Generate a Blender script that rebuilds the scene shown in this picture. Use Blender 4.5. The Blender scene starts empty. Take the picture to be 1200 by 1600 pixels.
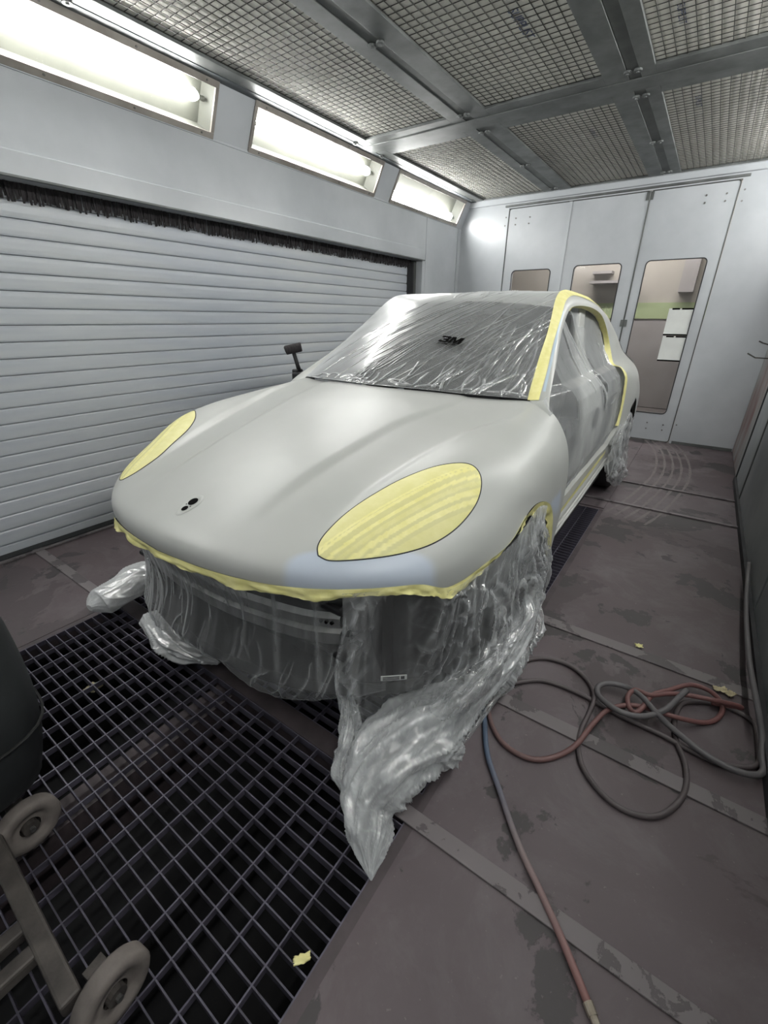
import bpy, bmesh, math, random
import numpy as np
from mathutils import Vector, Matrix, noise
from mathutils.bvhtree import BVHTree

random.seed(7)
sc = bpy.context.scene
COL = sc.collection

# ------------------------------------------------------------------ camera
YAW, PITCH, ROLL, FPX, CAMH = math.radians(-34.898), math.radians(-24.163), math.radians(-0.469), 676.13, 1.40
_f = np.array([math.sin(YAW) * math.cos(PITCH), math.cos(YAW) * math.cos(PITCH), math.sin(PITCH)])
_r = np.array([math.cos(YAW), -math.sin(YAW), 0.0])
_d = np.cross(_f, _r)
_R = math.cos(ROLL) * _r + math.sin(ROLL) * _d
_D = -math.sin(ROLL) * _r + math.cos(ROLL) * _d
cam_data = bpy.data.cameras.new('camera')
cam = bpy.data.objects.new('camera', cam_data)
COL.objects.link(cam)
cam_data.sensor_fit = 'HORIZONTAL'
cam_data.sensor_width = 36.0
cam_data.lens = 36.0 * FPX / 1200.0
cam_data.clip_start = 0.02
cam.matrix_world = Matrix(((_R[0], -_D[0], -_f[0], 0.0), (_R[1], -_D[1], -_f[1], 0.0), (_R[2], -_D[2], -_f[2], CAMH), (0, 0, 0, 1)))
sc.camera = cam

# ------------------------------------------------------------------ world and exposure
world = bpy.data.worlds.new('world')
sc.world = world
world.use_nodes = True
world.node_tree.nodes['Background'].inputs[0].default_value = (0.55, 0.58, 0.6, 1)
world.node_tree.nodes['Background'].inputs[1].default_value = 0.15
sc.view_settings.view_transform = 'Standard'
sc.view_settings.look = 'None'
sc.view_settings.gamma = 1.0
sc.view_settings.use_curve_mapping = False
sc.view_settings.exposure = 0.30
TUBE_STRENGTH = 62.0


# ------------------------------------------------------------------ measuring helpers (points in metres)
def ray(u, v):
    a, b = (u - 600.0) / FPX, (v - 800.0) / FPX
    return a * _R + b * _D + _f

def at_z(u, v, z):
    d = ray(u, v)
    t = (z - CAMH) / d[2]
    return np.array([0, 0, CAMH]) + t * d

def at_x(u, v, x):
    d = ray(u, v)
    return np.array([0, 0, CAMH]) + (x / d[0]) * d

def at_y(u, v, y):
    d = ray(u, v)
    return np.array([0, 0, CAMH]) + (y / d[1]) * d

CX, CY, CA = -1.314, 0.574, 0.0126          # the car stands here, turned by CA

def to_local(q):
    dx, dy = q[0] - CX, q[1] - CY
    return np.array([dx * math.cos(CA) + dy * math.sin(CA), -dx * math.sin(CA) + dy * math.cos(CA), q[2]])

def to_world(p):
    return np.array([CX + p[0] * math.cos(CA) - p[1] * math.sin(CA), CY + p[0] * math.sin(CA) + p[1] * math.cos(CA), p[2]])

def lray(u, v):
    o = to_local((0, 0, CAMH))
    d = ray(u, v)
    return o, to_local((d[0], d[1], d[2] + CAMH)) - o

def lx(u, v, x):
    o, d = lray(u, v)
    return o + d * ((x - o[0]) / d[0])

def to_px(w):
    q = np.array(w) - np.array([0, 0, CAMH])
    c = q @ _f
    return 600 + FPX * (q @ _R) / c, 800 + FPX * (q @ _D) / c


# ------------------------------------------------------------------ splines
def nat_spline(P, ts):
    """natural cubic spline through P (n x k), sampled at ts in 0..n-1"""
    P = np.asarray(P, float)
    n = len(P)
    if n == 2:
        ts = np.asarray(ts)[:, None]
        return P[0] * (1 - ts) + P[1] * ts
    A = np.zeros((n, n)); B = np.zeros_like(P)
    A[0, 0] = A[-1, -1] = 1
    for i in range(1, n - 1):
        A[i, i - 1:i + 2] = (1, 4, 1)
        B[i] = 6 * (P[i + 1] - 2 * P[i] + P[i - 1])
    M = np.linalg.solve(A, B)
    out = []
    for t in ts:
        i = min(int(t), n - 2); u = t - i; w = 1 - u
        out.append(M[i] * w ** 3 / 6 + M[i + 1] * u ** 3 / 6 + (P[i] - M[i] / 6) * w + (P[i + 1] - M[i + 1] / 6) * u)
    return np.array(out)

def catmull(P, ts):
    P = np.asarray(P, float); n = len(P); out = []
    for t in ts:
        i = min(int(t), n - 2); u = t - i
        p0, p1, p2, p3 = P[max(i - 1, 0)], P[i], P[i + 1], P[min(i + 2, n - 1)]
        out.append(0.5 * (2 * p1 + (p2 - p0) * u + (2 * p0 - 5 * p1 + 4 * p2 - p3) * u * u + (3 * p1 - p0 - 3 * p2 + p3) * u ** 3))
    return np.array(out)

def spline_grid(G, nu, nv, f=nat_spline):
    G = np.asarray(G, float)
    R_, C_ = G.shape[:2]
    tv = np.linspace(0, C_ - 1, nv); tu = np.linspace(0, R_ - 1, nu)
    rows = np.array([f(G[i], tv) for i in range(R_)])
    return np.stack([f(rows[:, j], tu) for j in range(nv)], axis=1)


# ------------------------------------------------------------------ materials
def hexc(h):
    c = [int(h[i:i + 2], 16) / 255.0 for i in (0, 2, 4)]
    return tuple(x / 12.92 if x <= 0.04045 else ((x + 0.055) / 1.055) ** 2.4 for x in c) + (1.0,)

class NT:
    def __init__(self, name):
        self.m = bpy.data.materials.new(name)
        self.m.use_nodes = True
        self.t = self.m.node_tree
        self.n = self.t.nodes
        self.bsdf = self.n['Principled BSDF']
        self.out = self.n['Material Output']
    def add(self, kind, **kw):
        nd = self.n.new(kind)
        for k, v in kw.items():
            if k.startswith('i_'):
                nd.inputs[k[2:].replace('_', ' ')].default_value = v
            else:
                setattr(nd, k, v)
        return nd
    def link(self, a, b):
        self.t.links.new(a, b)
    def coord(self, kind='Object', scale=(1, 1, 1)):
        tc = self.add('ShaderNodeTexCoord')
        mp = self.add('ShaderNodeMapping')
        mp.inputs['Scale'].default_value = scale
        self.link(tc.outputs[kind], mp.inputs['Vector'])
        return mp.outputs[0]
    def noise(self, vec, scale=5, detail=4, rough=0.55, dist=0.0):
        nd = self.add('ShaderNodeTexNoise')
        nd.inputs['Scale'].default_value = scale
        nd.inputs['Detail'].default_value = detail
        nd.inputs['Roughness'].default_value = rough
        nd.inputs['Distortion'].default_value = dist
        self.link(vec, nd.inputs['Vector'])
        return nd.outputs['Fac']
    def ramp(self, fac, stops):
        nd = self.add('ShaderNodeValToRGB')
        el = nd.color_ramp.elements
        while len(el) < len(stops):
            el.new(0.5)
        for e, (p, c) in zip(el, stops):
            e.position = p
            e.color = c if len(c) == 4 else (*c, 1)
        self.link(fac, nd.inputs[0])
        return nd.outputs[0]
    def mix(self, fac, a, b):
        nd = self.add('ShaderNodeMix', data_type='RGBA')
        if isinstance(fac, float):
            nd.inputs[0].default_value = fac
        else:
            self.link(fac, nd.inputs[0])
        for k, v in ((6, a), (7, b)):
            if isinstance(v, tuple):
                nd.inputs[k].default_value = v
            else:
                self.link(v, nd.inputs[k])
        return nd.outputs[2]
    def math(self, op, a, b=None, clamp=False):
        nd = self.add('ShaderNodeMath', operation=op, use_clamp=clamp)
        for k, v in ((0, a), (1, b)):
            if v is None:
                continue
            if isinstance(v, (int, float)):
                nd.inputs[k].default_value = v
            else:
                self.link(v, nd.inputs[k])
        return nd.outputs[0]
    def bump(self, h, strength=0.3, dist=0.01):
        nd = self.add('ShaderNodeBump')
        nd.inputs['Strength'].default_value = strength
        nd.inputs['Distance'].default_value = dist
        self.link(h, nd.inputs['Height'])
        self.link(nd.outputs[0], self.bsdf.inputs['Normal'])
        return nd.outputs[0]

def gray(v):
    return (v, v, v, 1)

def stained(name, c1, c2, rough=0.5, metal=0.0, scale=4.0, stretch=(1, 1, 1), bump=0.0, lo=0.35, hi=0.65, bscale=None, coat=0.0, spec=None, kind='Object', detail=5):
    m = NT(name)
    v = m.coord(kind, stretch)
    n = m.noise(v, scale, detail)
    m.link(m.ramp(n, [(lo, hexc(c1)), (hi, hexc(c2))]), m.bsdf.inputs['Base Color'])
    m.bsdf.inputs['Roughness'].default_value = rough
    m.bsdf.inputs['Metallic'].default_value = metal
    if spec is not None:
        m.bsdf.inputs['Specular IOR Level'].default_value = spec
    m.bsdf.inputs['Coat Weight'].default_value = coat
    if bump:
        m.bump(m.noise(v, bscale or scale * 6, 4), bump, 0.004)
    return m.m

M = {}
M['white_wall'] = stained('white_sheet_metal', 'adb1b5', 'bcc0c4', 0.26, scale=1.3, bump=0.06, bscale=3)
M['slat'] = stained('roller_slat_paint', 'b4bbc6', 'cdd1d4', 0.32, scale=1.8, stretch=(1, 0.35, 3), bump=0.12, bscale=7)
M['gap'] = stained('dark_joint', '2a2b2d', '3a3b3d', 0.8)
M['bristle'] = stained('black_bristle', '1c1a1c', '3a3638', 0.9, scale=40, stretch=(1, 4, .3))
M['galv'] = stained('galvanised_steel', '5c5f5e', '757877', 0.5, 0.45, scale=6, stretch=(1, 1, 1), bump=0.04)
M['edge_metal'] = stained('grey_edge_strip', '4b5053', '5a5f62', 0.5, scale=3)
M['galv_dark'] = stained('dull_galvanised_steel', '4c4f4d', '5f6260', 0.55, 0.4, scale=5)
M['wire'] = stained('dark_wire', '3f3f3b', '5a5954', 0.55, 0.5, scale=8)
M['filter'] = stained('filter_cloth', 'd9d7cf', 'e6e4dd', 0.95, scale=2.2, bump=0.25, bscale=160)
M['ink_blue'] = stained('blue_ink', '4a5575', '5d6787', 0.9)
M['lamp_frame'] = stained('brushed_lamp_frame', '8f8983', 'a7a29b', 0.4, 0.5, scale=5)
M['lamp_box'] = stained('lamp_housing_grey', '393a34', '42433c', 0.6)
M['screw'] = stained('screw_metal', '6f6e6c', '8a8987', 0.4, 0.8)
M['right_wall'] = stained('grey_dusty_wall', '82878a', '9a9e9f', 0.55, scale=1.6, bump=0.1, bscale=14)
M['rust_post'] = stained('dirty_red_grey_post', '8a8b8a', '6c4a48', 0.65, scale=1.8, stretch=(1, 1, .5), lo=0.4, hi=0.62)
M['rubber'] = stained('black_rubber', '141414', '222223', 0.75, scale=10)
M['black_plastic'] = stained('black_plastic', '0b0b0c', '17171a', 0.55, scale=6)
M['dark_inner'] = stained('dark_interior_trim', '1c1d1f', '2c2d30', 0.8, scale=6)
M['alu'] = stained('bare_aluminium', '8b8b89', 'b7b7b5', 0.35, 0.85, scale=3, stretch=(6, 1, 1))
M['steel_bar'] = stained('grate_steel', '46434c', '656270', 0.5, 0.3, scale=14)
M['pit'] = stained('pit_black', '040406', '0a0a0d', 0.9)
M['beam'] = stained('brown_painted_beam', '3c3537', '4d4447', 0.65, scale=7, bump=0.2)
M['tape_scrap'] = stained('pale_yellow_tape', 'd5cf8e', 'e3dda2', 0.6, scale=20)
M['wrapper'] = stained('torn_wrapper', '9a8d6e', 'c7bd9a', 0.6, scale=40)
M['tyre_mark'] = stained('dusty_tyre_mark', '6a6463', '767070', 0.9, scale=30)
M['ink_black'] = stained('black_ink', '030303', '060606', 0.8, spec=0.05)
M['paper'] = stained('white_paper', 'd3d6d3', 'dfe2df', 0.8)
M['caster'] = stained('dusty_caster_rubber', '5e5854', '7b746f', 0.8, scale=12, bump=0.15)
M['stand_tube'] = stained('dusty_grey_tube', '3b3735', '57524e', 0.6, 0.2, scale=14, bump=0.15)
M['bin'] = stained('charcoal_plastic', '1e2021', '313435', 0.55, scale=3, bump=0.1)
M['brass'] = stained('worn_coupling_metal', 'a49a8c', 'c4bcae', 0.35, 0.8, scale=30)
M['tyre'] = stained('tyre_rubber', '111112', '1d1d1e', 0.7, scale=9)
M['rim'] = stained('wheel_metal', '2a2b2d', '3c3d40', 0.4, 0.7)
M['hall_wall'] = stained('hall_wall_beige', '9b958d', 'aaa49c', 0.8, scale=1)
M['hall_low'] = stained('hall_wall_grey', '928d8c', 'a09b9a', 0.8, scale=1)
M['hall_green'] = stained('hall_green_band', '93a077', 'a1ad86', 0.8, scale=1)
M['hall_letter'] = stained('hall_green_letter', 'a9b48d', 'b3bd98', 0.8, scale=1)
M['hall_floor'] = stained('hall_floor_grey', '6f6a68', '837d7a', 0.7, scale=1)

def floor_mat():
    m = NT('peeling_floor_paint')
    v = m.coord('Object')
    base = m.ramp(m.noise(v, 1.1, 6, 0.6, 0.4), [(0.3, hexc('4e4548')), (0.5, hexc('574e51')), (0.7, hexc('62595c'))])
    pur = m.ramp(m.noise(v, 0.55, 3), [(0.42, (0, 0, 0, 1)), (0.62, (1, 1, 1, 1))])
    base = m.mix(pur, base, hexc('4f4446'))
    dust = m.ramp(m.noise(v, 2.6, 10, 0.7, 0.5), [(0.48, (0, 0, 0, 1)), (0.72, (1, 1, 1, 1))])
    base = m.mix(m.math('MULTIPLY', dust, 0.45), base, hexc('777274'))
    big = m.ramp(m.noise(v, 0.85, 11, 0.6, 0.4), [(0.555, (0, 0, 0, 1)), (0.562, (1, 1, 1, 1))])
    base = m.mix(m.math('MULTIPLY', big, 0.8), base, hexc('453d3f'))
    peel = m.ramp(m.noise(v, 2.1, 9, 0.62, 0.3), [(0.555, (0, 0, 0, 1)), (0.565, (1, 1, 1, 1))])
    base2 = m.mix(peel, base, hexc('3d393a'))
    sp = m.ramp(m.noise(v, 55, 3, 0.7), [(0.66, (0, 0, 0, 1)), (0.75, (1, 1, 1, 1))])
    base3 = m.mix(m.math('MULTIPLY', sp, 0.5), base2, hexc('857d7c'))
    m.link(base3, m.bsdf.inputs['Base Color'])
    m.bsdf.inputs['Roughness'].default_value = 0.6
    h = m.math('ADD', m.math('MULTIPLY', peel, -0.6), m.math('MULTIPLY', m.noise(v, 30, 5), 0.5))
    m.bump(h, 0.35, 0.004)
    return m.m
M['floor'] = floor_mat()
def bar_mat():
    m = NT('worn_flat_bar')
    v = m.coord('Object')
    peel = m.ramp(m.noise(v, 6, 8, 0.65, 0.3), [(0.54, (0, 0, 0, 1)), (0.55, (1, 1, 1, 1))])
    c = m.mix(peel, hexc('6b6566'), hexc('4f4a4b'))
    m.link(c, m.bsdf.inputs['Base Color'])
    m.bsdf.inputs['Roughness'].default_value = 0.6
    m.bump(peel, 0.4, 0.002)
    return m.m
M['flat_bar'] = bar_mat()

def primer_mat():
    m = NT('satin_grey_primer')
    v = m.coord('Object')
    n = m.noise(v, 1.6, 4)
    base = m.ramp(n, [(0.3, hexc('aaaca8')), (0.7, hexc('b4b5b2'))])
    at = m.add('ShaderNodeAttribute', attribute_name='sanded')
    c = m.mix(at.outputs['Fac'], base, hexc('b2bbc7'))
    m.link(c, m.bsdf.inputs['Base Color'])
    m.bsdf.inputs['Roughness'].default_value = 0.38
    m.bsdf.inputs['Specular IOR Level'].default_value = 0.4
    return m.m
M['primer'] = primer_mat()
M['primer_blue'] = stained('pale_blue_primer', 'a9bccb', 'b6c6d2', 0.5)

def tape_mat(name, along=(1, 1, 1), amt=0.0):
    m = NT(name)
    v = m.coord('Object', along)
    n = m.noise(v, 26, 4)
    c = m.ramp(n, [(0.35, hexc('e0da90')), (0.65, hexc('e9e3a3'))])
    if amt:
        at = m.add('ShaderNodeAttribute', attribute_name='overlap')
        c = m.mix(m.math('MULTIPLY', at.outputs['Fac'], 0.9), c, hexc('c6c28c'))
    m.link(c, m.bsdf.inputs['Base Color'])
    m.bsdf.inputs['Roughness'].default_value = 0.55
    m.bump(m.noise(v, 45, 5), 0.25, 0.004)
    return m.m
M['tape'] = tape_mat('yellow_masking_tape')
M['tape_lamp'] = tape_mat('overlapped_masking_tape', amt=1.0)

def film_mat(name, op, crease_op, tint='e8ebec', rough=0.16, gloss=0.35, bscale=30, bstr=0.5, edge=0.25):
    """thin polythene: mostly clear, whiter where it is creased, layered or seen edge-on"""
    m = NT(name)
    v = m.coord('Object')
    at = m.add('ShaderNodeAttribute', attribute_name='crease')
    n = m.noise(v, bscale, 6, 0.6, 0.8)
    nb = m.add('ShaderNodeBump')
    nb.inputs['Strength'].default_value = bstr
    nb.inputs['Distance'].default_value = 0.01
    m.link(n, nb.inputs['Height'])
    tr = m.add('ShaderNodeBsdfTransparent')
    tr.inputs[0].default_value = (0.97, 0.97, 0.97, 1)
    df = m.add('ShaderNodeBsdfDiffuse')
    df.inputs[0].default_value = hexc(tint)
    tl = m.add('ShaderNodeBsdfTranslucent')
    tl.inputs[0].default_value = hexc(tint)
    gl = m.add('ShaderNodeBsdfGlossy')
    gl.inputs['Roughness'].default_value = rough
    for s in (df, gl):
        m.link(nb.outputs[0], s.inputs['Normal'])
    a = m.add('ShaderNodeMixShader'); a.inputs[0].default_value = 0.3
    m.link(df.outputs[0], a.inputs[1]); m.link(tl.outputs[0], a.inputs[2])
    b = m.add('ShaderNodeMixShader'); b.inputs[0].default_value = gloss
    m.link(a.outputs[0], b.inputs[1]); m.link(gl.outputs[0], b.inputs[2])
    lw = m.add('ShaderNodeLayerWeight')
    m.link(nb.outputs[0], lw.inputs['Normal'])
    f = m.math('ADD', m.math('MULTIPLY', m.math('POWER', lw.outputs['Facing'], 3.0), edge), op)
    f = m.math('ADD', f, m.math('MULTIPLY', at.outputs['Fac'], crease_op))
    f = m.math('ADD', f, m.math('MULTIPLY', m.math('SUBTRACT', n, 0.5), op * 0.9), clamp=True)
    c = m.add('ShaderNodeMixShader')
    m.link(f, c.inputs[0]); m.link(tr.outputs[0], c.inputs[1]); m.link(b.outputs[0], c.inputs[2])
    m.link(c.outputs[0], m.out.inputs[0])
    return m.m
M['film_glass'] = film_mat('windscreen_film', 0.25, 0.34, rough=0.24, bscale=7, bstr=0.10, edge=1.2)
M['film_front'] = film_mat('hanging_film', 0.17, 0.30, rough=0.25, bscale=10, bstr=0.2, edge=0.8)
M['film_side'] = film_mat('side_film', 0.20, 0.4, rough=0.2, bscale=8, bstr=0.15, edge=0.6)
M['film_loose'] = film_mat('crumpled_film', 0.10, 0.6, rough=0.12, bscale=12, bstr=0.22, edge=0.8)
M['film_bunch'] = film_mat('bunched_film', 0.32, 0.6, rough=0.14, gloss=0.26, bscale=19, bstr=0.65, edge=0.9)
M['film_white'] = film_mat('layered_film', 0.78, 0.3, tint='e4e6e6', rough=0.25, bscale=18, bstr=0.5, edge=0.3)

def emit_mat(name, color, strength):
    m = NT(name)
    m.bsdf.inputs['Base Color'].default_value = color
    m.bsdf.inputs['Emission Color'].default_value = color
    m.bsdf.inputs['Emission Strength'].default_value = strength
    return m.m
M['tube'] = emit_mat('lit_tube', (1.0, 0.982, 0.99, 1), TUBE_STRENGTH)

def pane_mat(name, fac, color, rough=0.05):
    m = NT(name)
    tr = m.add('ShaderNodeBsdfTransparent')
    tr.inputs[0].default_value = color
    gl = m.add('ShaderNodeBsdfGlossy')
    gl.inputs['Roughness'].default_value = rough
    fr = m.add('ShaderNodeFresnel'); fr.inputs[0].default_value = 1.45
    f = m.math('ADD', fr.outputs[0], fac, clamp=True)
    s = m.add('ShaderNodeMixShader')
    m.link(f, s.inputs[0]); m.link(tr.outputs[0], s.inputs[1]); m.link(gl.outputs[0], s.inputs[2])
    m.link(s.outputs[0], m.out.inputs[0])
    return m.m
M['lamp_pane'] = pane_mat('lamp_glass', 0.0, (0.95, 0.97, 0.94, 1))
M['door_pane'] = pane_mat('dusty_door_glass', 0.03, (0.86, 0.85, 0.85, 1), 0.12)
M['dark_glass'] = stained('dark_car_glass', '101112', '191a1c', 0.12, scale=2)

def hose_mat(name, stops, lo, hi, axis=1):
    m = NT(name)
    tc = m.add('ShaderNodeTexCoord')
    sp = m.add('ShaderNodeSeparateXYZ')
    m.link(tc.outputs['Object'], sp.inputs[0])
    mr = m.add('ShaderNodeMapRange')
    mr.inputs['From Min'].default_value = lo; mr.inputs['From Max'].default_value = hi
    m.link(sp.outputs[axis], mr.inputs['Value'])
    c = m.ramp(mr.outputs[0], [(p, hexc(h)) for p, h in stops])
    n = m.noise(tc.outputs['Object'], 18, 5)
    c = m.mix(m.math('MULTIPLY', n, 0.45), c, hexc('4f4a4a'))
    m.link(c, m.bsdf.inputs['Base Color'])
    m.bsdf.inputs['Roughness'].default_value = 0.55
    m.bump(n, 0.15, 0.003)
    return m.m
M['hose_a'] = hose_mat('blue_to_red_hose', [(0.0, '8a4440'), (0.35, '8d5a53'), (0.62, '7d7272'), (0.82, '4f6178'), (1.0, '3b4d63')], 0.2, 1.25)
M['hose_b'] = hose_mat('faded_red_hose', [(0.0, '67524f'), (0.5, '7a5350'), (1.0, '83514e')], -0.4, 0.55, 0)
M['hose_c'] = hose_mat('dark_grey_hose', [(0.0, '4d4648'), (1.0, '554d4e')], 0.5, 1.6)
M['hose_d'] = hose_mat('mid_grey_hose', [(0.0, '605a5c'), (1.0, '686668')], 0.5, 1.6)


# ------------------------------------------------------------------ mesh building
class MB:
    def __init__(self):
        self.v = []; self.f = []
    def box(self, x0, x1, y0, y1, z0, z1):
        b = len(self.v)
        self.v += [(x, y, z) for z in (z0, z1) for y in (y0, y1) for x in (x0, x1)]
        self.f += [tuple(b + i for i in q) for q in ((0, 2, 3, 1), (4, 5, 7, 6), (0, 1, 5, 4), (2, 6, 7, 3), (0, 4, 6, 2), (1, 3, 7, 5))]
        return self
    def pts_box(self, base, ex, ey, ez):
        """box from a corner and three edge vectors"""
        b = len(self.v); base = np.array(base, float); ex, ey, ez = (np.array(q, float) for q in (ex, ey, ez))
        self.v += [tuple(base + i * ex + j * ey + k * ez) for k in (0, 1) for j in (0, 1) for i in (0, 1)]
        self.f += [tuple(b + i for i in q) for q in ((0, 2, 3, 1), (4, 5, 7, 6), (0, 1, 5, 4), (2, 6, 7, 3), (0, 4, 6, 2), (1, 3, 7, 5))]
        return self
    def tube(self, pts, r, seg=8, cap=True, flat=1.0):
        pts = [Vector(p) for p in pts]
        n = len(pts)
        rs = r if isinstance(r, (list, tuple, np.ndarray)) else [r] * n
        up = None; b = len(self.v)
        for i, p in enumerate(pts):
            t = (pts[min(i + 1, n - 1)] - pts[max(i - 1, 0)]).normalized()
            if up is None:
                up = Vector((0, 0, 1)) if abs(t.z) < 0.9 else Vector((1, 0, 0))
            s = t.cross(up).normalized(); up = s.cross(t).normalized()
            for k in range(seg):
                a = 2 * math.pi * k / seg
                self.v.append(tuple(p + (s * math.cos(a) + up * math.sin(a) * flat) * rs[i]))
        for i in range(n - 1):
            for k in range(seg):
                k2 = (k + 1) % seg
                self.f.append((b + i * seg + k, b + i * seg + k2, b + (i + 1) * seg + k2, b + (i + 1) * seg + k))
        if cap:
            self.f.append(tuple(b + k for k in reversed(range(seg))))
            self.f.append(tuple(b + (n - 1) * seg + k for k in range(seg)))
        return self
    def grid(self, G, flip=False):
        G = np.asarray(G); n, m = G.shape[:2]; b = len(self.v)
        self.v += [tuple(p) for p in G.reshape(-1, 3)]
        for i in range(n - 1):
            for j in range(m - 1):
                q = (b + i * m + j, b + i * m + j + 1, b + (i + 1) * m + j + 1, b + (i + 1) * m + j)
                self.f.append(tuple(reversed(q)) if flip else q)
        return self
    def mesh(self, name, smooth=False):
        me = bpy.data.meshes.new(name)
        me.from_pydata([tuple(map(float, p)) for p in self.v], [], self.f)
        me.update()
        if smooth:
            me.polygons.foreach_set('use_smooth', [True] * len(me.polygons))
        return me

def link(name, me, mat, parent=None, loc=None, rot=None):
    o = bpy.data.objects.new(name, me)
    COL.objects.link(o)
    if me is not None and mat is not None and not me.materials:
        me.materials.append(M[mat] if isinstance(mat, str) else mat)
    if parent is not None:
        o.parent = parent
    if loc is not None:
        o.location = loc
    if rot is not None:
        o.rotation_euler = rot
    return o

def obj(name, mb, mat, parent=None, smooth=False, loc=None, rot=None, bevel=0.0, solid=0.0, sub=0):
    o = link(name, mb.mesh(name, smooth), mat, parent, loc, rot)
    if solid:
        s = o.modifiers.new('thickness', 'SOLIDIFY'); s.thickness = solid; s.offset = -1
    if bevel:
        b = o.modifiers.new('bevel', 'BEVEL'); b.width = bevel; b.segments = 2; b.limit_method = 'ANGLE'
    if sub:
        s = o.modifiers.new('sub', 'SUBSURF'); s.levels = sub; s.render_levels = sub
    return o

def empty(name, loc=(0, 0, 0), rz=0.0):
    o = bpy.data.objects.new(name, None)
    COL.objects.link(o)
    o.location = loc; o.rotation_euler = (0, 0, rz); o.empty_display_size = 0.1
    return o

def tag(o, label, cat, group=None):
    o['label'] = label; o['category'] = cat
    if group:
        o['group'] = group
    return o

def structure(o, label=None):
    o['kind'] = 'structure'
    if label:
        o['label'] = label
    return o

def text_mesh(body, size, shear=0.0, bold=0.0):
    cu = bpy.data.curves.new('lettering', 'FONT')
    cu.body = body; cu.size = size; cu.shear = shear; cu.offset = bold
    cu.align_x = 'CENTER'; cu.align_y = 'CENTER'; cu.resolution_u = 3
    t = bpy.data.objects.new('lettering', cu)
    COL.objects.link(t)
    bpy.context.view_layer.update()
    dg = bpy.context.evaluated_depsgraph_get()
    me = bpy.data.meshes.new_from_object(t.evaluated_get(dg))
    bpy.data.objects.remove(t); bpy.data.curves.remove(cu)
    return me


# ================================================================== THE SETTING
LW, RW, BW, FW, CEIL = -3.18, 0.53, 6.363, -1.25, 2.80
SHX = -3.36                                   # plane of the roller slats
PX0, PX1, PY0, PY1 = -2.27, -0.378, -0.75, 3.64   # the grated pit

# floor: slab around the pit, its steel plates, flat bars
fb = MB()
for a in ((-3.45, PX0, FW - .1, BW + .1), (PX1, RW + .15, FW - .1, BW + .1), (PX0, PX1, PY1, BW + .1), (PX0, PX1, FW - .1, PY0)):
    fb.box(*a, -0.10, -0.008)
floor = structure(obj('floor', fb, 'floor'), 'worn purple-brown steel floor around the grated pit')
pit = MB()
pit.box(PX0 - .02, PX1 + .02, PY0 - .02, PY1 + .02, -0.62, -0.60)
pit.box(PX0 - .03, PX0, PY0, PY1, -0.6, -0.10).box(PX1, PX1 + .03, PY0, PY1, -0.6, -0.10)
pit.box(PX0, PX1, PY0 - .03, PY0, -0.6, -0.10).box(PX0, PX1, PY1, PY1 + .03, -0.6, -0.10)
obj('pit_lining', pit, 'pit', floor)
BARS_Y = [0.733, 1.33, 1.94, 3.86, 4.47]
edges = [FW] + BARS_Y + [BW]
for x0, x1 in ((-3.45, PX0 - .0), (PX1, RW + .02)):
    for y0, y1 in zip(edges[:-1], edges[1:]):
        obj('plate', MB().box(x0, x1, y0 + .004, y1 - .004, -0.007, 0.0), 'floor', floor)
for y0, y1 in ((PY1 + .03, 3.86), (3.86, 4.47), (4.47, BW)):
    obj('plate', MB().box(PX0 + .004, PX1 - .004, y0 + .004, y1 - .004, -0.007, 0.0), 'floor', floor)
for k, y in enumerate(BARS_Y):
    w = (0.026, 0.03, 0.032, 0.016, 0.014)[k]
    hh = (0.007, 0.007, 0.007, 0.012, 0.012)[k]
    x0s = ((PX1 - .09, RW - .02), (-3.33, PX0 + .02)) if k < 3 else ((-3.33, RW - .02),)
    for x0, x1 in x0s:
        if k in (1, 2) and x0 < -1:
            continue
        obj('flat_bar', MB().box(x0, x1, y - w, y + w, 0.0, hh), 'flat_bar', floor, bevel=0.002)
for x, xx in ((PX0, PX0 + .03), (PX1 - .03, PX1)):
    obj('pit_rim', MB().box(x, xx, PY0, PY1, -0.06, -0.002), 'beam', floor)
# dusty tyre track near the far door
tk = catmull([at_z(u, v, 0.0015) for u, v in ((1003, 683), (1020, 700), (1026, 720), (1020, 741), (1000, 762), (970, 786), (945, 800))], np.linspace(0, 6, 30))
for k in range(5):
    off = -0.30 + 0.075 * k
    L, Rr = [], []
    for i in range(len(tk)):
        t = tk[min(i + 1, len(tk) - 1)] - tk[max(i - 1, 0)]; t = t / np.linalg.norm(t)
        nrm = np.array([-t[1], t[0], 0])
        wv = 0.010 + 0.003 * math.sin(i * 1.7 + k)
        L.append(tk[i] - nrm * (off - wv)); Rr.append(tk[i] - nrm * (off + wv))
    obj('tyre_mark', MB().grid(np.array([L, Rr])), 'tyre_mark', floor)

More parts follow.
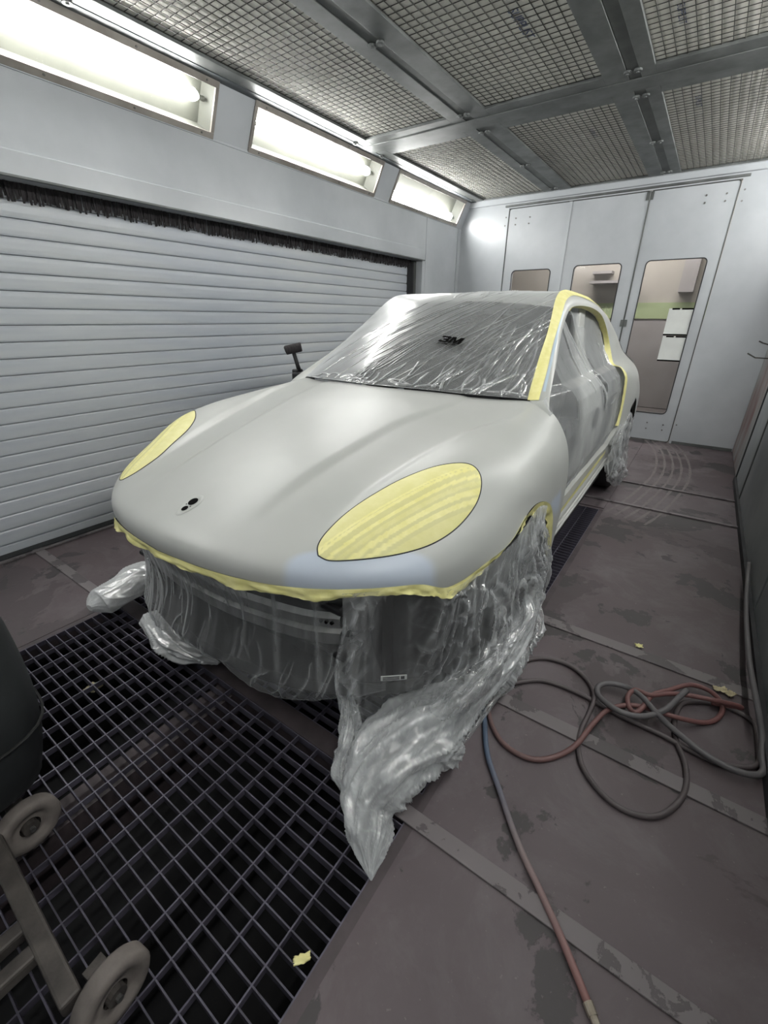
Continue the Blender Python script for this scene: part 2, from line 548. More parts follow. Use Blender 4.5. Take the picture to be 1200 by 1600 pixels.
# crossing beams in the pit and the grates
beams = [(0.742, 0.812), (1.29, 1.37), (1.90, 1.98)]
for y0, y1 in beams:
    obj('cross_beam', MB().box(PX0 + .0, PX1 - .0, y0, y1, -0.12, -0.001), 'beam', floor)
obj('long_beam', MB().box(-1.39, -1.29, PY0, PY1, -0.26, -0.06), 'beam', floor)
rows = [(PY0 + .02, 0.742), (0.812, 1.29), (1.37, 1.90), (1.98, PY1 - .01)]
glabels = ['near steel floor grate filling the bottom left of the picture', 'steel floor grate below the front film, behind the first cross beam',
           'steel floor grate underneath the car nose', 'far steel floor grate showing past the front wheel, beside the sill']
xbar = MB().box(-0.5, 0.5, -0.0019, 0.0019, -0.032, 0.0).mesh('bar')
ybar = MB().box(-0.0021, 0.0021, -0.5, 0.5, -0.022, 0.0006).mesh('bar')
for (y0, y1), lab in zip(rows, glabels):
    g = tag(empty('floor_grate', ((PX0 + PX1) / 2, (y0 + y1) / 2, 0)), lab, 'floor grate', 'floor grates over the pit')
    n = max(2, round((y1 - y0) / 0.0405))
    for k in range(n + 1):
        o = link('bar', xbar, 'steel_bar', g, (0, (k / n - 0.5) * (y1 - y0 - .006), -0.003))
        o.scale = (PX1 - PX0 - 0.062, 1, 1)
    for k in range(20):
        xx = PX0 + .032 + (PX1 - PX0 - .064) * k / 19
        o = link('bar', ybar, 'steel_bar', g, (xx - (PX0 + PX1) / 2, 0, -0.003))
        o.scale = (1, y1 - y0 - .002, 1)

# ---------------------------------------------------------------- left wall with the roller shutter
OPY0, OPY1, OPZ = -0.9, 5.34, 2.06
SLX, SLZ = -3.04, 2.53                        # slanted lamp board: from (LW, SLZ) up to (SLX, CEIL)
wl = MB()
wl.box(LW - .24, LW, FW - .1, BW, OPZ + .115, SLZ)
wl.box(LW - .24, LW, OPY1 + .05, BW, 0, OPZ + .115)
wl.box(LW - .24, LW, FW - .1, OPY0, 0, OPZ + .115)
wall_left = structure(obj('wall_left', wl, 'white_wall'), 'glossy white sheet metal wall above the roller shutter')
obj('lintel', MB().box(LW - .2, LW + .012, OPY0, OPY1 + .05, OPZ, OPZ + .115), 'white_wall', wall_left, bevel=0.004)
obj('lintel_lip', MB().box(LW - .01, LW + .02, OPY0, OPY1 + .05, OPZ - .006, OPZ + .004), 'galv', wall_left)
obj('seam', MB().box(LW - .003, LW + .004, 5.42, 5.427, 0.0, SLZ), 'white_wall', wall_left)
obj('jamb', MB().box(LW - .19, LW + .006, OPY1, OPY1 + .05, 0, OPZ), 'white_wall', wall_left)
obj('guide_rail', MB().box(SHX - .02, SHX + .10, OPY1 - .05, OPY1 - .001, 0, OPZ - .01), 'galv_dark', wall_left)
obj('guide_slot', MB().box(SHX - .03, SHX + .101, OPY1 - .075, OPY1 - .05, 0, OPZ - .01), 'gap', wall_left)

obj('threshold', MB().box(SHX + .018, SHX + .085, OPY0, OPY1, 0.0, .010), 'gap', wall_left)
obj('threshold_bar', MB().box(SHX + .105, SHX + .135, OPY0, OPY1, 0.0, .012), 'flat_bar', wall_left, bevel=.003)
door1 = structure(empty('door_1', (SHX, (OPY0 + OPY1) / 2, 0)), 'wide grey roller shutter door of horizontal slats')
PITCHZ = 0.0915
prof = [(0.002, 0.0012), (0.008, 0.003), (0.0115, 0.011), (0.013, 0.030), (0.013, 0.062), (0.0115, 0.081), (0.008, 0.0885), (0.002, 0.0902), (-0.02, 0.0902), (-0.02, 0.0012)]
sm = MB()
Ls = (OPY1 - OPY0 - .06) / 2
for yy in (-Ls, Ls):
    sm.v += [(px, yy, pz) for px, pz in prof]
npf = len(prof)
for i in range(npf):
    j = (i + 1) % npf
    sm.f.append((i, npf + i, npf + j, j))
sm.f += [tuple(range(npf)), tuple(reversed(range(npf, 2 * npf)))]
slat_me = sm.mesh('slat')
for k in range(23):
    z = 0.063 - PITCHZ + 0.0 + k * PITCHZ
    if k == 0:
        obj('bottom_rail', MB().box(-.02, .016, -Ls, Ls, 0.006, 0.060), 'slat', door1, bevel=0.004)
        continue
    link('slat', slat_me, 'slat', door1, (random.uniform(-.0015, .0015), 0, z))
obj('backing', MB().box(-.04, -.021, -Ls, Ls, 0.0, OPZ + .05), 'gap', door1)
# brush seal under the lintel
br = MB()
rng = random.Random(3)
yy = OPY0 + .02
while yy < OPY1 - .05:
    ln = 0.075 + rng.uniform(-.018, .022)
    w = 0.010
    x = SHX + .05 + rng.uniform(-.008, .008)
    br.pts_box((x, yy, OPZ + .02), (0.004, 0, 0), (0, w, 0), (rng.uniform(-.02, -.004), rng.uniform(-.008, .008), -ln - .02))
    yy += 0.0075
bro = obj('brush_seal', br, 'bristle', wall_left)
bro['kind'] = 'stuff'
bro['label'] = 'black bristle strip hanging from the lintel over the shutter'

def slant(s, y, side=-1, off=0.0):
    """point on a lamp board: s 0 (wall) .. 1 (ceiling), off = out of the board into the booth"""
    x = LW + (SLX - LW) * s; z = SLZ + (CEIL - SLZ) * s
    nx, nz = (CEIL - SLZ), -(SLX - LW)
    L_ = math.hypot(nx, nz)
    x += off * nx / L_; z += off * nz / L_
    if side > 0:
        x = RW - (x - LW)
    return np.array([x, y, z])

LAMPS = [(-0.99, 0.57), (0.87, 2.43), (2.73, 4.32), (4.59, 6.19)]  # first span: unseen pair added behind the camera to brighten the car front
def lamp_board(side):
    mb = MB()
    ys = [FW]
    for a, b in LAMPS:
        ys += [a + .02, b - .02]
    ys.append(BW)
    for i in range(0, len(ys), 2):
        mb.grid([[slant(s, y, side) for y in (ys[i], ys[i + 1])] for s in (-.02, 1.02)], side > 0)
    for i in range(1, len(ys) - 1, 2):
        for s0, s1 in ((-.02, .08), (.92, 1.02)):
            mb.grid([[slant(s, y, side) for y in (ys[i], ys[i + 1])] for s in (s0, s1)], side > 0)
    return mb
lb = obj('lamp_board', lamp_board(-1), 'white_wall', wall_left)
ledge = MB().box(LW, LW + .008, FW, BW, SLZ - .012, SLZ + .002)
obj('crease_strip', ledge, 'white_wall', wall_left)

def bar_between(mb, p, q, nrm, w, t):
    """flat bar from p to q, width w across (perpendicular, in the board), thickness t along nrm"""
    p, q, nrm = (np.array(a, float) for a in (p, q, nrm))
    d = (q - p) / np.linalg.norm(q - p)
    c = np.cross(nrm, d)
    mb.pts_box(p - c * w / 2, q - p, c * w, nrm * t)
    return mb

def lamp(side, y0, y1, label, tube_s):
    root = tag(empty('strip_light', tuple(slant(0.5, (y0 + y1) / 2, side))), label, 'light', 'strip lights in the slanted lamp boards')
    o0 = np.array(root.location)
    S = lambda s, y, off=0.0: slant(s, y, side, off) - o0
    nrm = slant(.5, 0, side, 1.0) - slant(.5, 0, side, 0)
    for a, b in (((.05, y0), (.05, y1)), ((.95, y0), (.95, y1))):
        obj('frame_bar', bar_between(MB(), S(a[0], a[1], -.004), S(b[0], b[1], -.004), nrm, 0.036, 0.016), 'lamp_frame', root, bevel=0.002)
    for y in (y0 + .012, y1 - .012):
        obj('frame_bar', bar_between(MB(), S(.11, y, -.004), S(.89, y, -.004), nrm, 0.026, 0.015), 'lamp_frame', root, bevel=0.002)
    # recessed white housing
    hb = MB()
    a0, a1, b0, b1 = y0 + .018, y1 - .018, .08, .92
    dp = -0.125
    hb.grid([[S(b0 + .05, a0 + .02, dp), S(b0 + .05, a1 - .02, dp)], [S(b1 - .05, a0 + .02, dp), S(b1 - .05, a1 - .02, dp)]], side > 0)
    hb.grid([[S(b0, a0), S(b0, a1)], [S(b0 + .05, a0 + .02, dp), S(b0 + .05, a1 - .02, dp)]], side > 0)
    hb.grid([[S(b1 - .05, a0 + .02, dp), S(b1 - .05, a1 - .02, dp)], [S(b1, a0), S(b1, a1)]], side > 0)
    hb.grid([[S(b0, a0), S(b0 + .05, a0 + .02, dp)], [S(b1, a0), S(b1 - .05, a0 + .02, dp)]], side > 0)
    hb.grid([[S(b0 + .05, a1 - .02, dp), S(b0, a1)], [S(b1 - .05, a1 - .02, dp), S(b1, a1)]], side > 0)
    obj('housing', hb, 'lamp_box', root)
    tp = [S(tube_s, y, -.070) for y in (y0 + .10, y0 + .13, y1 - .13, y1 - .10)]
    obj('tube', MB().tube(tp, [0.022, 0.036, 0.036, 0.022], 14), 'tube', root, smooth=True)
    for y in (y0 + .07, y1 - .07):
        obj('tube_holder', MB().tube([S(tube_s, y - .02, -.070), S(tube_s, y + .02, -.070)], 0.016, 8), 'lamp_box', root)
    obj('pane', MB().grid([[S(.09, y0 + .02, -.003), S(.09, y1 - .02, -.003)], [S(.91, y0 + .02, -.003), S(.91, y1 - .02, -.003)]], side > 0), 'lamp_pane', root)
    for s in (.05, .95):
        for f in (.06, .35, .65, .94):
            p = S(s, y0 + (y1 - y0) * f, .012)
            obj('screw', MB().tube([p, p + nrm * .004], 0.006, 8), 'screw', root)
    return root
for (y0, y1), lab, ts in zip(LAMPS, ('unseen strip light added on the left wall behind the viewpoint to brighten the car front', 'near strip light at the top left corner, brightest and largest', 'middle strip light of the left wall, above the shutter', 'far small strip light next to the back wall'), (.6, .60, .56, .24)):
    lamp(-1, y0, y1, lab, ts)

# ---------------------------------------------------------------- right wall
wr = MB()
wr.box(RW, RW + .2, FW - .1, BW + .1, 0, SLZ)
wall_right = structure(obj('wall_right', wr, 'right_wall'), 'grey dusty side wall right of the car')
obj('lamp_board', lamp_board(1), 'white_wall', wall_right)
obj('post', MB().box(RW - .012, RW + .02, 5.12, BW - .01, 0.01, 2.4), 'rust_post', wall_right, bevel=0.004)
obj('panel', MB().box(RW - .016, RW + .02, 4.46, 5.09, 0.03, 2.4), 'right_wall', wall_right, bevel=0.006)
obj('panel', MB().box(RW - .016, RW + .02, 2.60, 4.42, 0.03, 2.4), 'right_wall', wall_right, bevel=0.006)
obj('panel', MB().box(RW - .016, RW + .02, -1.2, 2.57, 0.03, 2.4), 'right_wall', wall_right, bevel=0.006)
obj('seam_strip', MB().box(RW - .024, RW, 5.085, 5.125, 0.0, 2.4), 'gap', wall_right)
obj('seam_strip', MB().box(RW - .022, RW, 4.42, 4.455, 0.0, 2.4), 'galv_dark', wall_right)
structure(obj('baseboard_right', MB().box(RW - .035, RW - .016, FW, 5.09, 0.001, 0.05), 'gap'))
for (y0, y1), lab, ts in zip(LAMPS, ('unseen strip light added on the right wall behind the viewpoint to brighten the car front', 'near strip light high on the right wall', 'middle strip light high on the right wall', 'far strip light high on the right wall'), (.55, .55, .55, .55)):
    lamp(1, y0, y1, lab, ts)

# wall behind the camera
structure(obj('wall_front', MB().box(LW - .3, RW + .3, FW - .15, FW, 0, CEIL + .1), 'white_wall'), 'white end wall of the booth')

# ---------------------------------------------------------------- back wall with three door leaves
wb = MB()
DX = (-2.515, -1.756, -0.919, -0.125)           # leaf edges
DTOP = 2.69
T0, T1 = BW, BW + .06
wb.box(LW - .2, DX[0] - .004, T0, T1, 0, CEIL + .05)
wb.box(DX[3] + .004, RW + .2, T0, T1, 0, CEIL + .05)
wb.box(DX[0] - .004, DX[3] + .004, T0, T1, DTOP, CEIL + .05)
wall_back = structure(obj('wall_back', wb, 'white_wall'), 'glossy white end wall around the folding doors')
obj('cornice', MB().box(LW + .1, RW - .05, BW - .04, BW + .001, DTOP + .05, CEIL + .01), 'white_wall', wall_back, bevel=0.006)
obj('door_track', MB().box(DX[0] - .05, DX[3] + .06, BW - .022, BW + .001, DTOP + .012, DTOP + .034), 'galv', wall_back, bevel=0.004)
obj('corner_strip', MB().box(LW + .001, LW + .012, BW - .10, BW - .09, 0, SLZ), 'white_wall', wall_back)
structure(obj('baseboard_back', MB().box(DX[3] + .03, RW - .02, BW - .012, BW - .001, 0.001, 0.035), 'galv'))

def rounded_rect(x0, x1, z0, z1, r, n=5):
    pts = []
    for cx, cz, a0 in ((x1 - r, z1 - r, 0), (x0 + r, z1 - r, 90), (x0 + r, z0 + r, 180), (x1 - r, z0 + r, 270)):
        for k in range(n + 1):
            a = math.radians(a0 + 90 * k / n)
            pts.append((cx + r * math.cos(a), cz + r * math.sin(a)))
    return pts

def leaf(idx, x0, x1, wx0, wx1, wz0, wz1, label):
    root = structure(empty('door_%d' % (idx + 2), ((x0 + x1) / 2, BW, 0)), label)
    cx = (x0 + x1) / 2
    inner = rounded_rect(wx0 - cx, wx1 - cx, wz0, wz1, 0.045)
    n = len(inner)
    outer = []
    X0, X1, Z0, Z1 = x0 + .003 - cx, x1 - .003 - cx, 0.012, DTOP - .006
    ro = rounded_rect(X0, X1, Z0, Z1, 0.03)
    mb = MB()
    for y in (0.004, 0.045):
        mb.v += [(p[0], y, p[1]) for p in ro] + [(p[0], y, p[1]) for p in inner]
    for k in range(n):
        j = (k + 1) % n
        mb.f.append((k, n + k, n + j, j))
        mb.f.append((2 * n + k, 2 * n + j, 3 * n + j, 3 * n + k))
        mb.f.append((n + k, 3 * n + k, 3 * n + j, n + j))
        mb.f.append((k, j, 2 * n + j, 2 * n + k))
    obj('leaf', mb, 'white_wall', root)
    # rubber gasket around the pane
    gm = MB()
    pts = [(p[0], 0.002, p[1]) for p in inner]
    gm.tube(pts + [pts[0]], 0.006, 6, cap=False)
    obj('gasket', gm, 'gap', root)
    pm = MB()
    pm.v = [(p[0], 0.025, p[1]) for p in inner]
    pm.f = [tuple(range(n))]
    obj('pane', pm, 'door_pane', root)
    # raised edge bead of the leaf
    em = MB()
    ep = [(p[0], 0.0, p[1]) for p in ro]
    em.tube(ep + [ep[0]], 0.005, 6, cap=False)
    obj('edge_bead', em, 'galv_dark', root)
    return root
d2 = leaf(0, DX[0], DX[1], -2.39, -1.885, 0.36, 1.985, 'white door leaf with a long window, left of three')
d3 = leaf(1, DX[1], DX[2], -1.60, -1.065, 0.36, 2.005, 'white door leaf with a long window, middle of three')
d4 = leaf(2, DX[2], DX[3], -0.815, -0.235, 0.345, 2.015, 'white door leaf with a long window and papers, right of three')
def rivets(root, pts):
    for x, z in pts:
        o0 = np.array(root.location)
        obj('rivet', MB().tube([(x - o0[0], 0.004, z), (x - o0[0], -0.004, z)], 0.009, 8), 'screw', root)
rv = lambda L_: [tuple(at_y(u, v, BW)[[0, 2]]) for u, v in L_]
rivets(d2, rv([(806, 341), (805, 351), (828, 339), (826, 349)]))
rivets(d4, rv([(1104, 305), (1101, 317), (1136, 302), (1133, 314), (1011, 660), (1009, 669), (1036, 664), (1034, 672)]))
for u, v in ((791, 340), (789, 353), (1164, 296), (1159, 314), (1057, 664)):
    p = at_y(u, v, BW)
    obj('rivet', MB().tube([(p[0], BW + .002, p[2]), (p[0], BW - .004, p[2])], 0.009, 8), 'screw', wall_back)
def hinge(root, u, v):
    p = at_y(u, v, BW); o0 = np.array(root.location)
    mb = MB().box(p[0] - o0[0] - .036, p[0] - o0[0] - .006, -.005, .004, p[2] - .038, p[2] + .038)
    mb.box(p[0] - o0[0] + .006, p[0] - o0[0] + .036, -.005, .004, p[2] - .038, p[2] + .038)
    mb.tube([(p[0] - o0[0], -.008, p[2] - .045), (p[0] - o0[0], -.008, p[2] + .045)], 0.006, 8)
    obj('hinge', mb, 'galv', root)
hinge(d4, 1016, 306)
hinge(d4, 974, 505)
obj('fold_strip', MB().box(DX[1] - .02 - DX[0] / 2 - DX[1] / 2, DX[1] + .02 - DX[0] / 2 - DX[1] / 2, -.006, .003, 0.02, DTOP - .01), 'white_wall', d2)

# notices behind the glass of the right leaf
def notice(u0, v0, u1, v1, label):
    a, b = at_y(u0, v0, BW + .018), at_y(u1, v1, BW + .018)
    root = tag(empty('paper_notice', ((a[0] + b[0]) / 2, BW + .018, (a[2] + b[2]) / 2)), label, 'notice', 'notices on the door window')
    w, h = abs(b[0] - a[0]) / 2, abs(a[2] - b[2]) / 2
    obj('sheet', MB().box(-w, w, -.002, .002, -h, h), 'paper', root)
    for x0, x1, z in ((-w * .75, -w * .15, h * .97), (0, w, h * .97), (-w, w * .95, -h * .98)):
        obj('tape_strip', MB().box(x0, x1, -.004, -.002, z - .008, z + .008), 'ink_black', root)
notice(1046, 482, 1075, 524, 'upper white sheet of paper stuck in the door window')
notice(1036, 525, 1066, 565, 'lower white sheet of paper stuck in the door window')

# the hall seen through the panes
hall = structure(obj('wall_5', MB().box(-4.0, 1.4, 9.0, 9.1, 1.45, 3.2), 'hall_wall'), 'beige hall wall seen through the door windows')
obj('lower_wall', MB().box(-4.0, 1.4, 8.98, 9.1, 0, 1.45), 'hall_low', hall)
obj('green_band', MB().box(-4.0, 1.4, 8.96, 9.0, 1.42, 1.66), 'hall_green', hall)
gme = text_mesh('GTM', 0.2)
link('band_lettering', gme, 'hall_letter', hall, (-1.7, 8.955, 1.54), (math.pi / 2, 0, 0))
obj('shelf', MB().box(-1.9, -1.2, 8.7, 9.0, 1.95, 1.99).box(-1.9, -1.6, 8.8, 9.0, 2.1, 2.14).box(-.6, -.4, 8.8, 9.0, 1.8, 2.3), 'hall_low', hall)
hf = structure(obj('floor_hall', MB().box(-4.0, 1.4, BW + .1, 9.1, -.06, -.01), 'hall_floor'), 'grey hall floor behind the doors')
structure(obj('ceiling_hall', MB().box(-4.0, 1.4, BW + .06, 9.1, 3.2, 3.26), 'hall_wall'), 'hall ceiling behind the doors')
for x in (-4.05, 1.4):
    structure(obj('wall_6' if x < 0 else 'wall_7', MB().box(x, x + .05, BW + .06, 9.1, 0, 3.2), 'hall_wall'), 'hall side wall behind the doors')
hl = tag(empty('added_hall_light', (-1.3, 7.9, 3.12)), 'unseen tube light added to brighten the hall behind the doors', 'light')  # invented lamp, out of view, added to light the hall seen through the panes
obj('body', MB().box(-1.2, 1.2, -.08, .08, .0, .06), 'lamp_box', hl)
obj('tube', MB().tube([(-1.15, 0, -.02), (1.15, 0, -.02)], 0.02, 10), emit_mat('added_hall_tube', (1, 0.99, 0.97, 1), 160.0), hl)

# ---------------------------------------------------------------- ceiling and its filter panels
ceiling = structure(obj('ceiling', MB().box(LW + .05, RW - .05, FW - .1, BW + .05, CEIL + .045, CEIL + .09), 'galv_dark'), 'filter ceiling of the spray booth')
obj('edge_strip', MB().box(SLX - .02, -2.965, FW, BW - .02, CEIL - .003, CEIL + .04), 'edge_metal', ceiling)
obj('edge_strip', MB().box(.235, .39 + .0, FW, BW - .02, CEIL - .003, CEIL + .04), 'edge_metal', ceiling)
obj('edge_strip', MB().box(SLX, .39, BW - .055, BW - .005, CEIL - .003, CEIL + .04), 'white_wall', ceiling)
MX = [(-2.86, -2.075), (-1.763, -0.963), (-0.67, 0.13)]
MY = [(-0.90, 1.13), (1.53, 3.777), (4.188, 6.30)]
for a in (-1.933, -0.79):
    obj('rail', MB().box(a - .032, a + .032, FW, BW - .05, CEIL + .004, CEIL + .04), 'galv_dark', ceiling)
for b in (1.33, 3.983):
    obj('cross_rail', MB().box(SLX + .03, .33, b - .085, b + .085, CEIL - .004, CEIL + .04), 'galv', ceiling, bevel=0.004)
FX = [(-2.965, -1.968), (-1.898, -0.826), (-0.756, 0.235)]
FY = [(-1.1, 1.243), (1.417, 3.896), (4.07, BW - .056)]
colname = ('left', 'middle', 'right'); rowname = ('overhead', 'near', 'far')
PL = {(0, 1): 'large ceiling filter panel above the left strip lights', (1, 1): 'large ceiling filter panel with blue lettering, top centre', (2, 1): 'ceiling filter panel in the top right corner',
      (0, 2): 'far ceiling filter panel in the corner by the smallest strip light', (1, 2): 'far ceiling filter panel above the left and middle doors', (2, 2): 'far ceiling filter panel above the right door',
      (0, 0): 'ceiling filter panel overhead left, out of the picture', (1, 0): 'ceiling filter panel overhead middle, out of the picture', (2, 0): 'ceiling filter panel overhead right, out of the picture'}
CELL = 0.052
for i in range(3):
    for j in range(3):
        (x0, x1), (y0, y1) = MX[i], MY[j]
        (fx0, fx1), (fy0, fy1) = FX[i], FY[j]
        root = tag(empty('filter_panel', ((x0 + x1) / 2, (y0 + y1) / 2, CEIL)), PL[(i, j)], 'filter panel', 'ceiling filter panels')
        ox, oy = (x0 + x1) / 2, (y0 + y1) / 2
        for a in ((fx0, x0, fy0, fy1), (x1, fx1, fy0, fy1), (x0, x1, fy0, y0), (x0, x1, y1, fy1)):
            obj('frame_bar', MB().box(a[0] - ox, a[1] - ox, a[2] - oy, a[3] - oy, 0.0, 0.022), 'galv', root, bevel=0.002)
        wm = MB()
        n = max(2, round((x1 - x0) / CELL))
        for k in range(n + 1):
            x = x0 - ox + (x1 - x0) * k / n
            wm.box(x - .0017, x + .0017, y0 - oy, y1 - oy, 0.0150, 0.0180)
        n = max(2, round((y1 - y0) / CELL))
        for k in range(n + 1):
            y = y0 - oy + (y1 - y0) * k / n
            wm.box(x0 - ox, x1 - ox, y - .0017, y + .0017, 0.0175, 0.0200)
        obj('wire_mesh', wm, 'wire', root)['kind'] = 'stuff'
        fg = np.zeros((13, 9, 3))
        for a in range(13):
            for b in range(9):
                fg[a, b] = (x0 - ox - .02 + (x1 - x0 + .04) * b / 8, y0 - oy - .02 + (y1 - y0 + .04) * a / 12, 0.0225 + 0.002 * noise.noise(Vector((i * 7 + a * .6, j * 5 + b * .7, 1.3))))
        obj('filter_cloth', MB().grid(fg, True), 'filter', root, smooth=True)
        # clip latches where the frames meet the rails
        for sx, lx_ in ((-1, fx0), (1, fx1)):
            for ly in (fy0 + .10, (fy0 + fy1) / 2, fy1 - .12):
                if (i == 0 and sx < 0) or (i == 2 and sx > 0):
                    if ly == (fy0 + fy1) / 2: continue
                lm = MB()
                lm.tube([(lx_ - ox + sx * .006, ly - oy, 0.002), (lx_ - ox + sx * .006, ly - oy, -0.010)], 0.024, 12)
                lm.tube([(lx_ - ox + sx * .006, ly - oy, -0.009), (lx_ - ox + sx * .006, ly - oy, -0.016)], 0.009, 8)
                obj('latch', lm, 'galv', root)
        if (i, j) in ((1, 1), (1, 2), (2, 2), (2, 1)):
            tx, ty = {(1, 1): (-1.22, 2.98), (1, 2): (-1.22, 4.75), (2, 2): (-.48, 4.55), (2, 1): (-.52, 3.35)}[(i, j)]
            tm = text_mesh('SUPPLIST', 0.075 if (i, j) == (1, 1) else 0.05)
            link('lettering', tm, 'ink_blue', root, (tx - ox, ty - oy, 0.0190), (math.pi, 0, math.pi / 2))


# ================================================================== THE CAR
car = tag(empty('car', (CX, CY, 0), CA), 'grey-primed sport utility car masked for painting, bumper and doors off', 'car')

HOOD = [
 [(0, .020, .700), (.18, .031, .702), (.33, .058, .700), (.45, .096, .698), (.56, .147, .698), (.66, .21, .700), (.75, .285, .702), (.81, .355, .693), (.845, .415, .663), (.878, .485, .668)],
 [(0, .035, .760), (.18, .047, .760), (.33, .075, .757), (.45, .112, .752), (.56, .165, .748), (.665, .232, .748), (.76, .315, .745), (.83, .40, .735), (.875, .48, .722), (.918, .58, .704)],
 [(0, .15, .815), (.19, .16, .815), (.34, .185, .808), (.46, .215, .800), (.565, .26, .803), (.67, .335, .813), (.765, .42, .805), (.84, .50, .80), (.90, .585, .78), (.945, .70, .732)],
 [(0, .38, .895), (.195, .385, .893), (.355, .40, .885), (.475, .42, .873), (.58, .455, .880), (.68, .51, .896), (.775, .575, .897), (.855, .65, .868), (.915, .715, .835), (.950, .82, .783)],
 [(0, .68, .967), (.20, .68, .965), (.37, .685, .957), (.49, .69, .942), (.595, .70, .946), (.695, .72, .963), (.785, .76, .962), (.865, .81, .93), (.93, .85, .875), (.955, .95, .785)],
 [(0, .98, 1.028), (.205, .98, 1.026), (.38, .98, 1.017), (.505, .98, 1.000), (.61, .985, .993), (.705, 1.0, 1.0), (.79, 1.02, .993), (.87, 1.05, .955), (.935, 1.08, .88), (.957, 1.10, .725)],
 [(0, 1.18, 1.058), (.205, 1.185, 1.056), (.38, 1.2, 1.047), (.51, 1.215, 1.033), (.62, 1.23, 1.025), (.71, 1.25, 1.025), (.795, 1.27, 1.01), (.875, 1.29, .96), (.94, 1.28, .85), (.957, 1.215, .61)],
 [(0, 1.30, 1.074), (.2, 1.318, 1.073), (.38, 1.36, 1.068), (.52, 1.41, 1.060), (.63, 1.455, 1.055), (.715, 1.49, 1.05), (.80, 1.50, 1.02), (.885, 1.47, .94), (.945, 1.44, .75), (.955, 1.31, .40)]]
NU, NV = 106, 127
half = spline_grid(HOOD, NU, NV)
half[:, 0, 0] = 0
def sm_(v):
    v = np.clip(v, 0, 1)
    return v * v * (3 - 2 * v)
x1_ = np.interp(half[..., 1], [.17, .3, .45, .62, .88, 1.25], [.255, .26, .27, .29, .32, .41])
x2_ = np.interp(half[..., 1], [.45, .62, .77, .98, 1.2, 1.4], [.50, .53, .56, .60, .68, .70])
fade_ = sm_((half[..., 1] - .12) / .35) * sm_((1.55 - half[..., 1]) / .3)
half[..., 2] -= fade_ * (.011 * sm_((half[..., 0] - x1_) / .045) - .011 * sm_((half[..., 0] - x2_ + .01) / .06))
left_half = half[:, ::-1].copy(); left_half[..., 0] *= -1
hood_g = np.concatenate([left_half[:, :-1], half], axis=1)
hood = obj('hood', MB().grid(hood_g), 'primer', car, smooth=True)
# tuck the lower lip under, all round the edge
lip = hood_g[0].copy()
lipg = np.array([lip, lip + np.stack([-lip[:, 0] * .012, np.full(len(lip), .012), np.full(len(lip), -.012)], 1), lip + np.stack([-lip[:, 0] * .05, np.full(len(lip), .045), np.full(len(lip), -.012)], 1)])
obj('hood_lip', MB().grid(lipg, True), 'primer', car, smooth=True)
for sgn in (1, -1):
    arch = half[:, -1].copy(); arch[:, 0] *= sgn
    inn = arch.copy(); inn[:, 0] -= sgn * .05
    obj('arch_lip', MB().grid(np.array([arch, inn]), sgn < 0), 'primer', car, smooth=True)
    rear = half[-1, 70:].copy(); rear[:, 0] *= sgn
    inn = rear.copy(); inn[:, 0] -= sgn * .03; inn[:, 1] += .012
    obj('fender_edge', MB().grid(np.array([rear, inn]), sgn > 0), 'primer', car, smooth=True)
tri = MB().grid(hood_g)
hood_bvh = BVHTree.FromPolygons([Vector(p) for p in tri.v], tri.f)

def on_hood(u, v):
    o, d = lray(u, v)
    loc, nrm, _, _ = hood_bvh.ray_cast(Vector(o), Vector(d).normalized())
    if loc is None:
        loc, nrm, _, _ = hood_bvh.find_nearest(Vector(o + d * 2))
    if nrm.dot(Vector(d)) > 0:
        nrm = -nrm
    return np.array(loc), np.array(nrm)

def snap_hood(p):
    loc, nrm, _, _ = hood_bvh.find_nearest(Vector(p))
    n = np.array(nrm)
    if n[2] < 0 and abs(n[2]) > .1:
        n = -n
    return np.array(loc), n

# pale blue sanded patch under the right headlamp, behind the wheel arch
sand = hood.data.attributes.new('sanded', 'FLOAT', 'POINT')
sv = []
for p in hood_g.reshape(-1, 3):
    val = 0.0
    if p[0] > 0:
        u, v = to_px(to_world(p))
        # patch between headlamp underside and front edge, and one behind the arch
        ex, ey = (u - 562) / 117.0, (v - 912) / 52.0
        d = max(abs(ex) ** 4 + abs(ey) ** 4, 0) ** .25
        val = max(val, min(1, max(0, (1.06 - d) / .12)))
        if p[1] > 1.12 and p[2] < .72:
            ex, ey = (u - 868) / 9.0, (v - 770) / 34.0
            d = math.hypot(ex, ey)
            val = max(val, min(1, max(0, (1.1 - d) / .35)))
    sv.append(val)
sand.data.foreach_set('value', sv)

# badge seat with its two holes
ec, en = snap_hood((0.004, .152, .817))
ex_ = np.array([1.0, 0, 0]); ey_ = np.cross(en, ex_); ey_ /= np.linalg.norm(ey_)
def on_badge(a, b, h):
    return ec + ex_ * a * 1.45 + ey_ * b * 1.45 + en * h
bs = []
for k in range(28):
    t = 2 * math.pi * k / 28
    w = .021 + .006 * math.sin(t)
    bs.append((w * math.cos(t), .034 * math.sin(t)))
bm_ = MB()
for h, s in ((.0004, 1.12), (.0022, 1.0), (.001, .86)):
    bm_.v += [tuple(on_badge(a * s, b * s, h)) for a, b in bs]
for r in range(2):
    for k in range(28):
        j = (k + 1) % 28
        bm_.f.append((r * 28 + k, r * 28 + j, r * 28 + 28 + j, r * 28 + 28 + k))
bm_.f.append(tuple(56 + k for k in range(28)))
badge = obj('badge_seat', bm_, 'primer', car, smooth=True)
for b0, rr in ((.012, .0125), (-.013, .0085)):
    hm = MB()
    hm.v = [tuple(on_badge(rr * math.cos(2 * math.pi * k / 20), b0 + rr * math.sin(2 * math.pi * k / 20), .0016)) for k in range(20)]
    hm.f = [tuple(range(20))]
    obj('badge_hole', hm, 'ink_black', badge)
